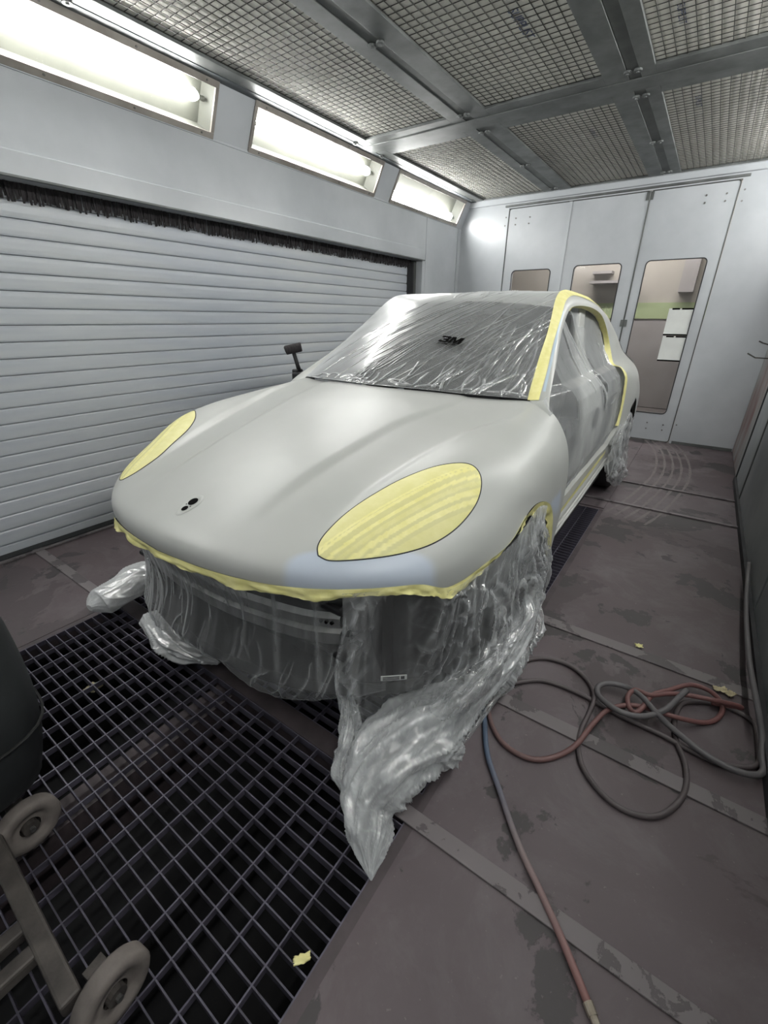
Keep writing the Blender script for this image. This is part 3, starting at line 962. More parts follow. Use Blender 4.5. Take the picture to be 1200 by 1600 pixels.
for a0, b0 in ((-.009, -.001), (.009, -.003)):
    hm = MB()
    hm.v = [tuple(on_badge(a0 + .002 * math.cos(2 * math.pi * k / 8), b0 + .002 * math.sin(2 * math.pi * k / 8), .0018)) for k in range(8)]
    hm.f = [tuple(range(8))]
    obj('badge_hole', hm, 'ink_black', badge)

# ---------------------------------------------------------------- body side: pillars, roof rail, quarter, sill
RING_O = [(.735, 1.44, 1.00), (.712, 1.488, 1.053), (.66, 1.755, 1.216), (.62, 1.99, 1.36), (.575, 2.22, 1.505), (.57, 2.38, 1.548), (.585, 2.65, 1.545), (.60, 2.95, 1.525), (.62, 3.30, 1.475), (.64, 3.62, 1.405), (.68, 3.95, 1.275), (.72, 4.25, 1.13),
          (.84, 4.35, 1.00), (.92, 4.1, .90), (.955, 3.75, .79), (.957, 3.50, .74), (.957, 3.34, .61), (.955, 3.27, .45), (.935, 3.24, .36), (.90, 3.0, .352), (.90, 2.3, .35), (.90, 1.7, .35), (.90, 1.30, .355)]
RING_I = [(.845, 1.43, .97), (.80, 1.49, 1.05), (.725, 1.81, 1.20), (.665, 2.07, 1.335), (.642, 2.25, 1.445), (.645, 2.40, 1.473), (.66, 2.67, 1.473), (.665, 2.95, 1.45), (.672, 3.15, 1.41), (.69, 3.32, 1.32), (.73, 3.36, 1.20), (.79, 3.25, 1.10),
          (.86, 3.2, 1.075), (.905, 3.2, 1.02), (.92, 3.19, .93), (.928, 3.17, .80), (.932, 3.10, .65), (.915, 3.02, .57), (.90, 2.95, .52), (.885, 2.7, .505), (.88, 2.2, .50), (.88, 1.75, .50), (.88, 1.44, .50)]
NR = 177
ts = np.linspace(0, len(RING_O) - 1, NR)
RO, RI = catmull(RING_O, ts), catmull(RING_I, ts)
def side_surface(sgn):
    NC = 12
    g = np.zeros((NC, NR, 3))
    for k in range(NC):
        f = k / (NC - 1)
        p = RO * (1 - f) + RI * f
        b = 4 * f * (1 - f)
        for i in range(NR):
            t = ts[i]
            amp = 0.012 if t < 10 else (0.022 if t < 17.5 else 0.0)
            p[i, 0] += amp * b
            if t < 10:
                p[i, 2] += amp * b * .5
            if t > 18.2:                       # stepped sill
                zz = p[i, 2]
                if .38 < zz < .43:
                    p[i, 0] += .004
                elif zz >= .43:
                    p[i, 0] -= .004
        g[k] = p
    if sgn < 0:
        g = g.copy(); g[..., 0] *= -1
    return g
for sgn in (1, -1):
    o = obj('body_side', MB().grid(side_surface(sgn), sgn > 0), 'primer', car, smooth=True)
    # reveal that turns into the cabin
    a = RI.copy(); b_ = RI.copy(); b_[:, 0] -= .06
    a[:, 0] *= sgn; b_[:, 0] *= sgn
    obj('door_reveal', MB().grid(np.array([a, b_]), sgn > 0), 'primer', car, smooth=True)
    st = MB()
    for z, x in ((.362, .903), (.402, .906)):
        st.tube([(sgn * x, 1.40, z), (sgn * x, 2.2, z - .004), (sgn * x, 2.9, z + .006), (sgn * (x + .004), 3.16, z + .025)], 0.008, 8)
    obj('sill_moulding', st, 'primer', car, smooth=True)

# ---------------------------------------------------------------- glasshouse: windscreen, roof, rear window
CEN = [(0, 1.30, 1.074), (0, 1.60, 1.262), (0, 1.88, 1.415), (0, 2.14, 1.525), (0, 2.38, 1.548), (0, 2.65, 1.562), (0, 2.95, 1.566), (0, 3.30, 1.550), (0, 3.65, 1.50), (0, 4.05, 1.36), (0, 4.42, 1.12)]
def house(t, s, off=0.0):
    """t along the car (0 cowl .. 3 header .. 10 tail), s across -1..1"""
    i = min(int(t), 9); u = t - i
    c = _cen_s(t); e = _edg_s(t)
    q = abs(s) ** 2.2
    p = np.array([e[0] * s, c[1] * (1 - q) + e[1] * q, c[2] * (1 - q) + e[2] * q])
    return p
_tt = np.linspace(0, 10, 401)
_C = nat_spline(CEN, _tt); _E = catmull(RING_O[1:12], _tt)
def _cen_s(t):
    return np.array([np.interp(t, _tt, _C[:, k]) for k in range(3)])
def _edg_s(t):
    return np.array([np.interp(t, _tt, _E[:, k]) for k in range(3)])
def house_n(t, s):
    e = 1e-2
    a = house(min(t + e, 10), s) - house(max(t - e, 0), s)
    b = house(t, min(s + e, 1)) - house(t, max(s - e, -1))
    n = np.cross(b, a)
    return n / np.linalg.norm(n)
def house_at(T, S):
    """vectorised house() over arrays"""
    c = np.stack([np.interp(T, _tt, _C[:, k]) for k in range(3)], -1)
    e = np.stack([np.interp(T, _tt, _E[:, k]) for k in range(3)], -1)
    q = np.abs(S) ** 2.2
    return np.stack([e[..., 0] * S, c[..., 1] * (1 - q) + e[..., 1] * q, c[..., 2] * (1 - q) + e[..., 2] * q], -1)
def house_grid(t0, t1, s0, s1, nt, ns):
    T, S = np.meshgrid(np.linspace(t0, t1, nt), np.linspace(s0, s1, ns), indexing='ij')
    return house_at(T, S)
obj('windscreen', MB().grid(house_grid(0.02, 2.64, -1, 1, 24, 30)), 'dark_glass', car, smooth=True)
obj('roof', MB().grid(house_grid(2.64, 8.4, -1, 1, 42, 30)), 'primer', car, smooth=True)
obj('rear_window', MB().grid(house_grid(8.4, 10, -1, 1, 12, 20)), 'dark_glass', car, smooth=True)
tail = np.array([[(-.72, 4.25, 1.13), (-.4, 4.38, 1.125), (0, 4.42, 1.12), (.4, 4.38, 1.125), (.72, 4.25, 1.13)],
                 [(-.84, 4.35, 1.0), (-.45, 4.52, 1.0), (0, 4.56, 1.0), (.45, 4.52, 1.0), (.84, 4.35, 1.0)],
                 [(-.9, 4.3, .75), (-.5, 4.58, .72), (0, 4.63, .72), (.5, 4.58, .72), (.9, 4.3, .75)],
                 [(-.88, 4.3, .35), (-.5, 4.52, .32), (0, 4.56, .32), (.5, 4.52, .32), (.88, 4.3, .35)]])
obj('tailgate', MB().grid(spline_grid(tail, 16, 24)), 'primer', car, smooth=True)
for sgn in (1, -1):
    q = np.array([[(.84, 4.35, 1.0), (.92, 4.1, .90), (.955, 3.75, .79)], [(.9, 4.3, .75), (.945, 4.2, .72), (.955, 3.95, .70)], [(.88, 4.3, .35), (.93, 4.2, .38), (.955, 4.1, .42)]])
    q[..., 0] *= sgn
    obj('rear_corner', MB().grid(spline_grid(q, 10, 10), sgn > 0), 'primer', car, smooth=True)

# ---------------------------------------------------------------- cabin and chassis, dark
cab = MB().box(-.80, .80, 1.35, 4.2, .24, .30)
obj('floor_pan', cab, 'dark_inner', car)
obj('dashboard', MB().box(-.70, .70, 1.45, 1.85, .55, .98), 'dark_inner', car, bevel=.05)
obj('firewall', MB().box(-.74, .74, 1.22, 1.30, .30, .98), 'dark_inner', car)
obj('rear_bulkhead', MB().box(-.72, .72, 3.62, 3.68, .30, 1.0), 'dark_inner', car)
for sx in (-.38, .38):
    seat = obj('seat', MB().box(sx - .24, sx + .24, 2.0, 2.55, .42, .60), 'dark_inner', car, bevel=.05)
    obj('seat_back', MB().pts_box((sx - .23, 2.48, .55), (.46, 0, 0), (0, .14, .02), (0, .20, .62)), 'dark_inner', car, bevel=.05)
    obj('headrest', MB().pts_box((sx - .12, 2.72, 1.20), (.24, 0, 0), (0, .09, 0), (0, .04, .17)), 'dark_inner', car, bevel=.03)
obj('rear_bench', MB().box(-.66, .66, 2.95, 3.45, .42, .62).pts_box((-.64, 3.38, .6), (1.28, 0, 0), (0, .12, 0), (0, .16, .5)), 'dark_inner', car, bevel=.04)
for sgn in (1, -1):
    bp = np.array([[(.62, 2.62, 1.50), (.62, 2.78, 1.50)], [(.68, 2.50, 1.20), (.68, 2.72, 1.20)], [(.80, 2.30, 1.0), (.80, 2.74, 1.0)], [(.87, 2.16, .75), (.87, 2.70, .75)], [(.84, 2.08, .48), (.84, 2.66, .48)]])
    bp[..., 0] *= sgn
    obj('centre_pillar', MB().grid(spline_grid(bp, 16, 6), sgn > 0), 'primer', car, smooth=True, solid=.05)
    obj('door_latch', MB().box(min(sgn * .868, sgn * .885), max(sgn * .868, sgn * .885), 2.36, 2.41, .78, .90), 'ink_black', car)
# front end without its bumper
obj('radiator_panel', MB().box(-.70, .70, .30, .36, .22, .69), 'black_plastic', car)
ut = [(-.80, .40), (-.70, .29), (-.55, .19), (-.35, .12), (-.15, .085), (0, .08), (.15, .085), (.35, .12), (.55, .19), (.70, .29), (.80, .40)]
um = MB().grid(np.array([[(x, y, .245) for x, y in ut], [(x * .97, .50, .235) for x, y in ut]]), True)
um.grid(np.array([[(x, y, .245) for x, y in ut], [(x, y + .01, .29) for x, y in ut]]))
obj('undertray', um, 'black_plastic', car, solid=.006)
bar = [(-.60, .26, .49), (-.45, .20, .49), (-.2, .155, .49), (0, .145, .49), (.2, .155, .49), (.45, .20, .49), (.575, .255, .49)]
bl = catmull(bar, np.linspace(0, 6, 40))
cb = np.array([bl + np.array([0, .0, .062]), bl + np.array([0, -.012, .045]), bl + np.array([0, -.012, .012]), bl + np.array([0, .004, .0]), bl + np.array([0, -.012, -.012]), bl + np.array([0, -.012, -.05]), bl + np.array([0, .0, -.066]), bl + np.array([0, .04, -.066])])
beam_o = obj('crash_beam', MB().grid(cb, True), 'alu', car, smooth=False, solid=.004)
for a in (-.018, .0, .018):
    p = np.array([.54 + a, .224 - .004 + a * .3, .525])
    obj('bolt_hole', MB().tube([p + np.array([0, -.004, 0]), p + np.array([0, .006, 0])], .006, 8), 'ink_black', beam_o)
obj('grille_frame', MB().box(-.62, .62, .20, .30, .585, .615).box(-.62, .62, .22, .30, .385, .41), 'black_plastic', car, bevel=.01)
for sgn in (1, -1):
    lm = MB()
    arc = [(y, z) for y, z in [(.87 + .41 * math.cos(math.radians(a)), .36 + .41 * math.sin(math.radians(a))) for a in range(-10, 200, 10)]]
    lm.grid(np.array([[(sgn * x, y, z) for y, z in arc] for x in (.92, .60)]), sgn > 0)
    lm.grid(np.array([[(sgn * .6, y, z) for y, z in arc], [(sgn * .6, .87, .3) for _ in arc]]), sgn > 0)
    obj('wheel_liner', lm, 'black_plastic', car, smooth=True)
    obj('corner_bracket', MB().pts_box((sgn * .60, .30, .22), (sgn * .24, .17, 0), (0, .04, 0), (0, 0, .44)), 'black_plastic', car, bevel=.02)
    arc = [(y, z) for y, z in [(3.69 + .42 * math.cos(math.radians(a)), .36 + .42 * math.sin(math.radians(a))) for a in range(-10, 200, 10)]]
    lm = MB().grid(np.array([[(sgn * x, y, z) for y, z in arc] for x in (.93, .62)]), sgn > 0)
    lm.grid(np.array([[(sgn * .62, y, z) for y, z in arc], [(sgn * .62, 3.69, .3) for _ in arc]]), sgn > 0)
    obj('wheel_liner', lm, 'black_plastic', car, smooth=True)
obj('underbody', MB().box(-.86, .86, 1.25, 3.25, .20, .245), 'black_plastic', car)
# wheels
def wheel(x, y, sgn):
    w = empty('wheel', (x, y, .36)); w.parent = car
    prof_ = [(-.12, .235), (-.125, .30), (-.115, .345), (-.09, .359), (.09, .359), (.115, .345), (.125, .30), (.12, .235)]
    n = 40; mb = MB()
    for k in range(n):
        a = 2 * math.pi * k / n
        mb.v += [(px, r * math.cos(a), r * math.sin(a)) for px, r in prof_]
    m_ = len(prof_)
    for k in range(n):
        for q in range(m_ - 1):
            b0, b1 = k * m_ + q, ((k + 1) % n) * m_ + q
            mb.f.append((b0, b0 + 1, b1 + 1, b1))
    obj('tyre', mb, 'tyre', w, smooth=True)
    rm = MB()
    for k in range(n):
        a = 2 * math.pi * k / n
        rm.v += [(px * 1, r * math.cos(a), r * math.sin(a)) for px, r in ((sgn * .115, .24), (sgn * .10, .225), (sgn * .02, .21), (-sgn * .11, .215))]
    for k in range(n):
        for q in range(3):
            b0, b1 = k * 4 + q, ((k + 1) % n) * 4 + q
            rm.f.append((b0, b0 + 1, b1 + 1, b1))
    obj('rim', rm, 'rim', w, smooth=True)
    for k in range(5):
        a = 2 * math.pi * k / 5
        c, s = math.cos(a), math.sin(a)
        obj('spoke', MB().tube([(sgn * .075, .03 * c, .03 * s), (sgn * .09, .12 * c, .12 * s), (sgn * .105, .225 * c, .225 * s)], [.035, .026, .022], 8), 'rim', w, smooth=True)
    obj('hub', MB().tube([(sgn * .05, 0, 0), (sgn * .095, 0, 0)], .045, 16), 'rim', w)
for x, y, sgn in ((.815, .87, 1), (-.815, .87, -1), (.815, 3.69, 1), (-.815, 3.69, -1)):
    wheel(x, y, sgn)
# bare mirror stalk on the far side
ms = empty('mirror_mount', (-.90, 1.60, 1.03)); ms.parent = car
obj('foot', MB().box(-.005, .10, -.05, .07, -.03, .035), 'black_plastic', ms, bevel=.012)
obj('arm', MB().tube([(.02, .01, .02), (.005, .0, .09), (-.012, -.01, .165)], [.016, .013, .013], 10), 'black_plastic', ms, smooth=True)
obj('motor_housing', MB().tube([(-.050, -.046, .168), (-.046, -.042, .170), (.024, .026, .190), (.028, .030, .191)], [.022, .029, .029, .025], 16), 'bristle', ms, smooth=False)
obj('bracket', MB().box(-.03, .02, -.02, .04, .0, .05), 'black_plastic', ms, bevel=.008)

# ================================================================== MASKING TAPE AND FILM
def film_object(name, G, crease, mat, label, cat='plastic film', parent=None, local=True):
    G = np.asarray(G)
    o = obj(name, MB().grid(G), mat, parent, smooth=True)
    at = o.data.attributes.new('crease', 'FLOAT', 'POINT')
    at.data.foreach_set('value', np.asarray(crease, float).reshape(-1))
    if local:
        o.location = (CX, CY, 0); o.rotation_euler = (0, 0, CA)
    if label:
        tag(o, label, cat)
    return o

def normals(G):
    a = np.gradient(G, axis=0); b = np.gradient(G, axis=1)
    n = np.cross(b, a)
    return n / (np.linalg.norm(n, axis=2, keepdims=True) + 1e-9)

def ridges(n, m, lines, TS=None):
    """height map over a unit square (rows t, cols s) from crease lines ((s0,t0),(s1,t1),height,width,bend)"""
    T, S = TS if TS is not None else np.meshgrid(np.linspace(0, 1, n), np.linspace(0, 1, m), indexing='ij')
    H = np.zeros(T.shape); K = np.zeros(T.shape)
    for (s0, t0), (s1, t1), h, w, bend in lines:
        dx, dy = s1 - s0, t1 - t0
        L2 = dx * dx + dy * dy
        f = np.clip(((S - s0) * dx + (T - t0) * dy) / L2, -.2, 1.2)
        bx = s0 + dx * f + bend * np.sin(np.pi * np.clip(f, 0, 1)) * (-dy) / math.sqrt(L2)
        by = t0 + dy * f + bend * np.sin(np.pi * np.clip(f, 0, 1)) * dx / math.sqrt(L2)
        d = np.hypot(S - bx, T - by)
        win = np.clip(np.minimum(f + .05, 1.05 - f) * 7, 0, 1)
        g = np.exp(-(d / w) ** 2) * win
        H += h * g; K = np.maximum(K, g * min(1, abs(h) / .005) * (1.0 if w < .015 else .3))
    return H, K

def fnoise(G, freq, seed, octs=3):
    out = np.zeros(G.shape[:2])
    for i in range(G.shape[0]):
        for j in range(G.shape[1]):
            p = G[i, j]
            out[i, j] = noise.fractal(Vector((p[0] * freq + seed, p[1] * freq, p[2] * freq)), 1.0, 2.0, octs)
    return out

def ridge_noise(G, freq, seed, power=6.0):
    """thin crease network, 0..1"""
    out = np.zeros(G.shape[:2])
    for i in range(G.shape[0]):
        for j in range(G.shape[1]):
            p = G[i, j] * freq
            v = Vector((p[0] + seed, p[1] - seed, p[2]))
            out[i, j] = max(0.0, 1 - abs(noise.noise(v)) * 2.2) ** power
    return out

# film over windscreen and roof
rng = random.Random(11)
trow = np.concatenate([np.linspace(0.0, 3.3, 260), np.linspace(3.3, 8.2, 60)[1:]])
T8, S8 = np.meshgrid(trow, np.linspace(-.985, .985, 400), indexing='ij')
wg = house_at(T8, S8)
TS = (T8 / 3.0, (S8 + 1) / 2)                 # 0..1 over the windscreen
lines = []
def fall(s0, t0, ln, lean, h, w, bend):
    lines.append(((s0, t0), (s0 + ln * lean, t0 + ln), h, w, bend))
for k in range(46):                           # long pulls leaning to the right
    s0 = rng.uniform(.02, .80)
    fall(s0, rng.uniform(.0, .25), rng.uniform(.35, .95), rng.uniform(.35, .62) * (1.15 - .5 * s0), rng.uniform(.0010, .0030), rng.uniform(.0014, .0026), rng.uniform(-.03, .03))
for k in range(34):                           # steep bunched pulls at the near corner
    s0 = rng.uniform(.70, .97)
    fall(s0, rng.uniform(.0, .2), rng.uniform(.2, .7), rng.uniform(.05, .22), rng.uniform(.0012, .0036), rng.uniform(.0014, .0026), rng.uniform(-.02, .02))
for k in range(30):                           # short gathers above the cowl
    s0 = rng.uniform(.3, .98)
    fall(s0, rng.uniform(.0, .03), rng.uniform(.06, .18), rng.uniform(-.1, .6), rng.uniform(.003, .006), rng.uniform(.002, .004), rng.uniform(-.02, .02))
for k in range(16):
    s0 = rng.uniform(.05, .9)
    lines.append(((s0, rng.uniform(.01, .05)), (s0 + rng.uniform(.05, .14), rng.uniform(.01, .06)), rng.uniform(.003, .007), rng.uniform(.002, .005), rng.uniform(-.02, .02)))
for k in range(14):                           # over the roof edge
    s0 = rng.uniform(.45, .95)
    fall(s0, rng.uniform(.9, 1.05), rng.uniform(.2, .5), rng.uniform(.1, .3), .004, .003, .01)
Hh, Kk = ridges(0, 0, lines, TS)
nn = normals(wg); nn[nn[..., 2] < 0] *= -1
low = fnoise(wg, 4.0, 3.0, 2) * .005
wg2 = wg + nn * (0.008 + Hh + low)[..., None]
wg2[0] += np.array([0, -.01, .004])
film_object('masking_film', wg2, Kk, 'film_glass', 'clear wrinkled masking film stretched over windscreen and roof')

# printed mark on that film
def on_screen(u, v):
    o, d = lray(u, v); best = None
    for t in np.linspace(.2, 2.9, 90):
        for s in np.linspace(-.9, .9, 91):
            p = house(t, s); q = to_px(to_world(p)); e = (q[0] - u) ** 2 + (q[1] - v) ** 2
            if best is None or e < best[0]:
                best = (e, t, s)
    return best[1], best[2]
t0, s0 = on_screen(705, 539)
pc = house(t0, s0); pn = house_n(t0, s0)
if pn[2] < 0: pn = -pn
px_ = np.array([1.0, 0, 0]) - pn * pn[0]; px_ /= np.linalg.norm(px_)
py_ = np.cross(pn, px_)
rotm = Matrix(((px_[0], py_[0], pn[0]), (px_[1], py_[1], pn[1]), (px_[2], py_[2], pn[2]))).to_4x4()
pw = empty('film_print', tuple(to_world(pc + pn * .022)))
pw.matrix_world = Matrix.Translation(to_world(pc + pn * .024)) @ Matrix.Rotation(CA, 4, 'Z') @ rotm
tag(pw, 'black printed brand mark on the windscreen film', 'print')
def glyphs(polys, scale):
    mb = MB()
    for dx, P in polys:
        b = len(mb.v)
        mb.v += [((x + dx + .16 * y - 1.1) * scale, (y - .5) * scale, 0) for x, y in P]
        mb.f.append(tuple(range(b, b + len(P))))
    me = mb.mesh('brand_lettering')
    bm2 = bmesh.new(); bm2.from_mesh(me); bmesh.ops.triangulate(bm2, faces=bm2.faces[:], ngon_method='EAR_CLIP'); bm2.to_mesh(me); bm2.free()
    return me
G3 = [(0, 1), (.78, 1), (.94, .86), (.94, .62), (.82, .5), (.94, .38), (.94, .14), (.78, 0), (0, 0), (0, .30), (.26, .30), (.26, .24), (.62, .24), (.62, .40), (.28, .40), (.28, .60), (.62, .60), (.62, .76), (.26, .76), (.26, .70), (0, .70)]
GM = [(0, 0), (0, 1), (.40, 1), (.62, .46), (.84, 1), (1.24, 1), (1.24, 0), (.92, 0), (.92, .58), (.70, 0), (.54, 0), (.32, .58), (.32, 0)]
link('brand_lettering', glyphs(((0, G3), (.98, GM)), .056), 'ink_black', pw, (0, .010, 0))
link('small_lettering', text_mesh('AUTOMOTIVE', .0165, .1, .0004), 'ink_black', pw, (-.008, -.030, 0))

# tape over the headlamps
HL = [(497, 868), (497, 852), (510, 832), (540, 803), (580, 775), (625, 750), (670, 732), (710, 724), (735, 726), (749, 739), (752, 760), (745, 785), (728, 810), (705, 832), (675, 850), (640, 862), (600, 870), (555, 875), (515, 876)]
hl3 = [on_hood(u, v)[0] for u, v in HL]
hl3c = catmull(hl3 + [hl3[0]], np.linspace(0, len(hl3), 121))[:-1]
cen = hl3c.mean(axis=0)
def lamp_tape(sgn, label):
    rings = []
    for f in np.linspace(1.0, 0.0, 60):
        row = []
        for p in hl3c:
            q = cen + (p - cen) * f
            loc, n = snap_hood(q)
            if n[1] > 0 and n[2] < .2: n = -n
            h = .0012 + .007 * (1 - f ** 4) if f < .999 else .0003
            row.append(loc + n * h)
        rings.append(row)
    mb = MB(); nr = len(rings); nk = len(hl3c)
    for row in rings:
        mb.v += [(p[0] * sgn, p[1], p[2]) for p in row]
    for r in range(nr - 1):
        for k in range(nk):
            j = (k + 1) % nk
            q = (r * nk + k, r * nk + j, (r + 1) * nk + j, (r + 1) * nk + k)
            mb.f.append(q if sgn > 0 else tuple(reversed(q)))
    o = obj('headlamp_tape', mb, 'tape_lamp', None, smooth=True)
    o.location = (CX, CY, 0); o.rotation_euler = (0, 0, CA)
    # overlap stripes run along the lamp
    a = hl3c[0] - cen; far = max(hl3c, key=lambda p: np.linalg.norm(p - hl3c[0]))
    ax = far - hl3c[0]; ax /= np.linalg.norm(ax)
    nrm = snap_hood(cen)[1]
    cr = np.cross(nrm, ax)
    at = o.data.attributes.new('overlap', 'FLOAT', 'POINT')
    vals = []
    for row in rings:
        for p in row:
            w = (p - cen) @ cr; l = (p - cen) @ ax
            w2 = w + .25 * l * l + .006 * l
            edges_ = (-.085, -.072, -.057, -.046, -.030, -.021, -.006, .004, .016, .036, .048, .058)
            kband = sum(w2 > e for e in edges_)
            vals.append(.75 if kband % 2 and w2 < .05 else (.42 if kband % 3 == 0 else 0.0))
    at.data.foreach_set('value', vals)
    rimc = MB(); rp = [tuple((p[0] * sgn, p[1], p[2])) for p in rings[0]]
    rimc.tube(rp + [rp[0]], .0022, 6, cap=False)
    obj('lamp_gap', rimc, 'gap', o)
    return tag(o, label, 'tape', 'tape over the headlamps')
lamp_tape(1, 'big oval of yellow masking tape over the near headlamp')
lamp_tape(-1, 'narrow sliver of yellow masking tape over the headlamp by the shutter')

# tape along the hood edge
def tape_strip(name, top, out_dir, width, label, seed, mat='tape', wav=.006, sub=None, jag=.35):
    """tape hanging from a 3d line; out_dir(i) gives its direction"""
    n = len(top); rows = 6
    g = np.zeros((rows, n, 3))
    r_ = random.Random(seed)
    wv = [width * (1 + jag * 1.2 * noise.noise(Vector((i * .085, seed * 3.1, 0))) + jag * .4 * noise.noise(Vector((i * .3, seed, 5)))) for i in range(n)]
    for i in range(n):
        d, o_ = out_dir(i)
        for k in range(rows):
            f = k / (rows - 1)
            cr = wav * (noise.noise(Vector((i * .11, k * .5, seed))) + .35 * noise.noise(Vector((i * .4, k * .9, seed)))) * (f + .1)
            g[k, i] = top[i] + d * wv[i] * f + o_ * (cr + .002)
    o = obj(name, MB().grid(g), mat, None, smooth=True)
    o.location = (CX, CY, 0); o.rotation_euler = (0, 0, CA)
    return tag(o, label, 'tape')
edge_pts = hood_g[0]
ed = []
full_edge = np.concatenate([edge_pts[92:], half[1:45, -1]])
full_edge = catmull(full_edge, np.linspace(0, len(full_edge) - 1, 230))
def ed_dir(i):
    t = full_edge[min(i + 1, 229)] - full_edge[max(i - 1, 0)]
    o_ = np.array([full_edge[i][0] * .6, -1.0 + abs(full_edge[i][0]), 0]); o_ /= np.linalg.norm(o_)
    d = np.array([o_[0] * .12, o_[1] * .12, -1.0])
    k = max(0, (i - 175) / 54)
    d = d * (1 - k) + np.array([-.75, .0, -.5]) * k
    return d / np.linalg.norm(d), o_
tape_strip('edge_tape', full_edge + np.array([0, -.003, .003]), ed_dir, .034, 'rumpled yellow tape along the front edge of the hood', 5, wav=.012)
arch_pts = half[39:, -1]
arch_pts = catmull(arch_pts, np.linspace(0, len(arch_pts) - 1, 90))
def ar_dir(i):
    c = np.array([.8, .87, .40]); d = c - arch_pts[i]; d[0] = -.10
    d /= np.linalg.norm(d)
    return d, np.array([1.0, 0, 0])
tape_strip('arch_tape', arch_pts + np.array([.001, 0, 0]), ar_dir, .055, 'crinkled yellow tape inside the near front wheel arch', 9, wav=.012)

# tape round the windscreen side and roof rail, and round the door opening
pil = RO[8:74]
pg = np.zeros((7, len(pil), 3))
for i in range(len(pil)):
    a_, b_ = RO[8 + i], RI[8 + i]
    t = RO[9 + i] - RO[7 + i]; t /= np.linalg.norm(t)
    c = b_ - a_; ln = np.linalg.norm(c)
    o_ = np.cross(t, c / ln)
    if o_[2] < 0: o_ = -o_
    wd = .030 + .012 * min(1, i / 26) + .008 * noise.noise(Vector((i * .13, 3, 1))) - .018 * max(0, (i - 50) / 16)
    for k in range(7):
        f = -.012 / ln + (wd + .012) / ln * k / 6
        bb = max(0, 4 * f * (1 - f))
        pg[k, i] = a_ + c * f + np.array([.012 * bb, 0, .006 * bb]) + o_ * (.003 + .004 * max(0, noise.noise(Vector((i * .2, k * .6, 7)))))
po = obj('pillar_tape', MB().grid(pg), 'tape', None, smooth=True)
po.location = (CX, CY, 0); po.rotation_euler = (0, 0, CA)
tag(po, 'yellow tape down the windscreen pillar and over the roof rail', 'tape')
obj('blue_primer_line', MB().grid(np.array([RO[10:30] * .58 + RI[10:30] * .42 + np.array([.0135, 0, .007]), RO[10:30] * .44 + RI[10:30] * .56 + np.array([.0140, 0, .0075])]), True), 'primer_blue', car, smooth=True)
dr = RI[32:128]
def dr_dir(i):
    return np.array([-1.0, 0, 0]), np.array([0, 0, 1.0])
def dr_dir2(i):
    c = RI[32 + i] - RO[32 + i]; c /= np.linalg.norm(c)
    k = min(1, max(0, (i - 48) / 14))
    d = (c * .30 + np.array([-.9, 0, 0])) * (1 - k) + (c * .8 + np.array([-.3, 0, 0])) * k
    return d / np.linalg.norm(d), np.array([1.0, 0, 0])
tape_strip('door_tape', dr + np.array([.003, 0, 0]), dr_dir2, .040, 'yellow tape round the door opening up to the rear quarter', 21, wav=.008)
sill_p = catmull([(.893, 1.40, .462), (.893, 1.9, .466), (.893, 2.4, .468), (.893, 2.75, .475), (.898, 2.9, .49)], np.linspace(0, 4, 50))
def sl_dir(i):
    return np.array([.05, 0, .97]), np.array([1.0, 0, 0])
tape_strip('sill_tape', sill_p + np.array([.010, 0, .0]), sl_dir, .034, 'straight yellow tape line along the door sill', 25, wav=.003)

# film across the door openings
ny, nz = 240, 170
ztop_y = [1.45, 1.55, 1.81, 2.07, 2.25, 2.40, 2.67, 2.95, 3.15, 3.30]
ztop_z = [1.03, 1.045, 1.20, 1.335, 1.445, 1.473, 1.473, 1.45, 1.41, 1.33]
zb_y = [1.45, 2.6, 2.85, 2.98, 3.10, 3.17, 3.20, 3.30]
zb_z = [.49, .495, .515, .56, .65, .80, 1.0, 1.15]
xs_z = [.38, .5, .57, .65, .8, .93, 1.02, 1.075, 1.10, 1.20, 1.335, 1.445, 1.475]
xs_x = [.88, .88, .912, .932, .928, .92, .895, .85, .80, .735, .675, .645, .645]
dg_ = np.zeros((nz, ny, 3))
for i, y in enumerate(np.linspace(1.44, 3.28, ny)):
    zt, zb = np.interp(y, ztop_y, ztop_z), np.interp(y, zb_y, zb_z)
    zt += .035 * min(1, max(0, (1.85 - y) / .2))
    for k in range(nz):
        z = zb + (zt - zb) * k / (nz - 1)
        dg_[k, i] = (np.interp(z, xs_z, xs_x) - .030 - .045 * min(1, max(0, (1.8 - y) / .3)) * min(1, max(0, (z - .88) / .12)), y, z)
lines = [((.46, .99), (.62, .52), -.05, .035, .03), ((.50, .99), (.64, .5), .035, .018, .02), ((.44, .98), (.60, .40), .02, .010, .03), ((.40, .97), (.45, .55), .012, .006, .0)]
for k in range(2):
    s0 = rng.uniform(.05, .4); t0_ = rng.uniform(.0, .7)
    lines.append(((s0, t0_), (s0 + rng.uniform(-.12, .12), t0_ + rng.uniform(.1, .3)), rng.uniform(.004, .01), rng.uniform(.004, .008), rng.uniform(-.03, .03)))
for k in range(13):
    s0 = rng.uniform(.80, .98); t0_ = rng.uniform(.0, .8)
    lines.append(((s0, t0_), (s0 + rng.uniform(-.15, .1), t0_ + rng.uniform(-.12, .2)), rng.uniform(.003, .008), rng.uniform(.004, .008), rng.uniform(-.03, .03)))
for k in range(8):
    s0 = rng.uniform(.0, .7)
    lines.append(((s0, .0), (s0 + rng.uniform(.08, .2), rng.uniform(.05, .16)), rng.uniform(.006, .012), rng.uniform(.005, .008), rng.uniform(-.02, .02)))
Hh, Kk = ridges(nz, ny, lines)
dg_[..., 0] += Hh * .8 + .004 * fnoise(dg_, 4, 9.0, 2)
film_object('masking_film', dg_, Kk * .7, 'film_side', 'creased masking film closing the empty door openings')

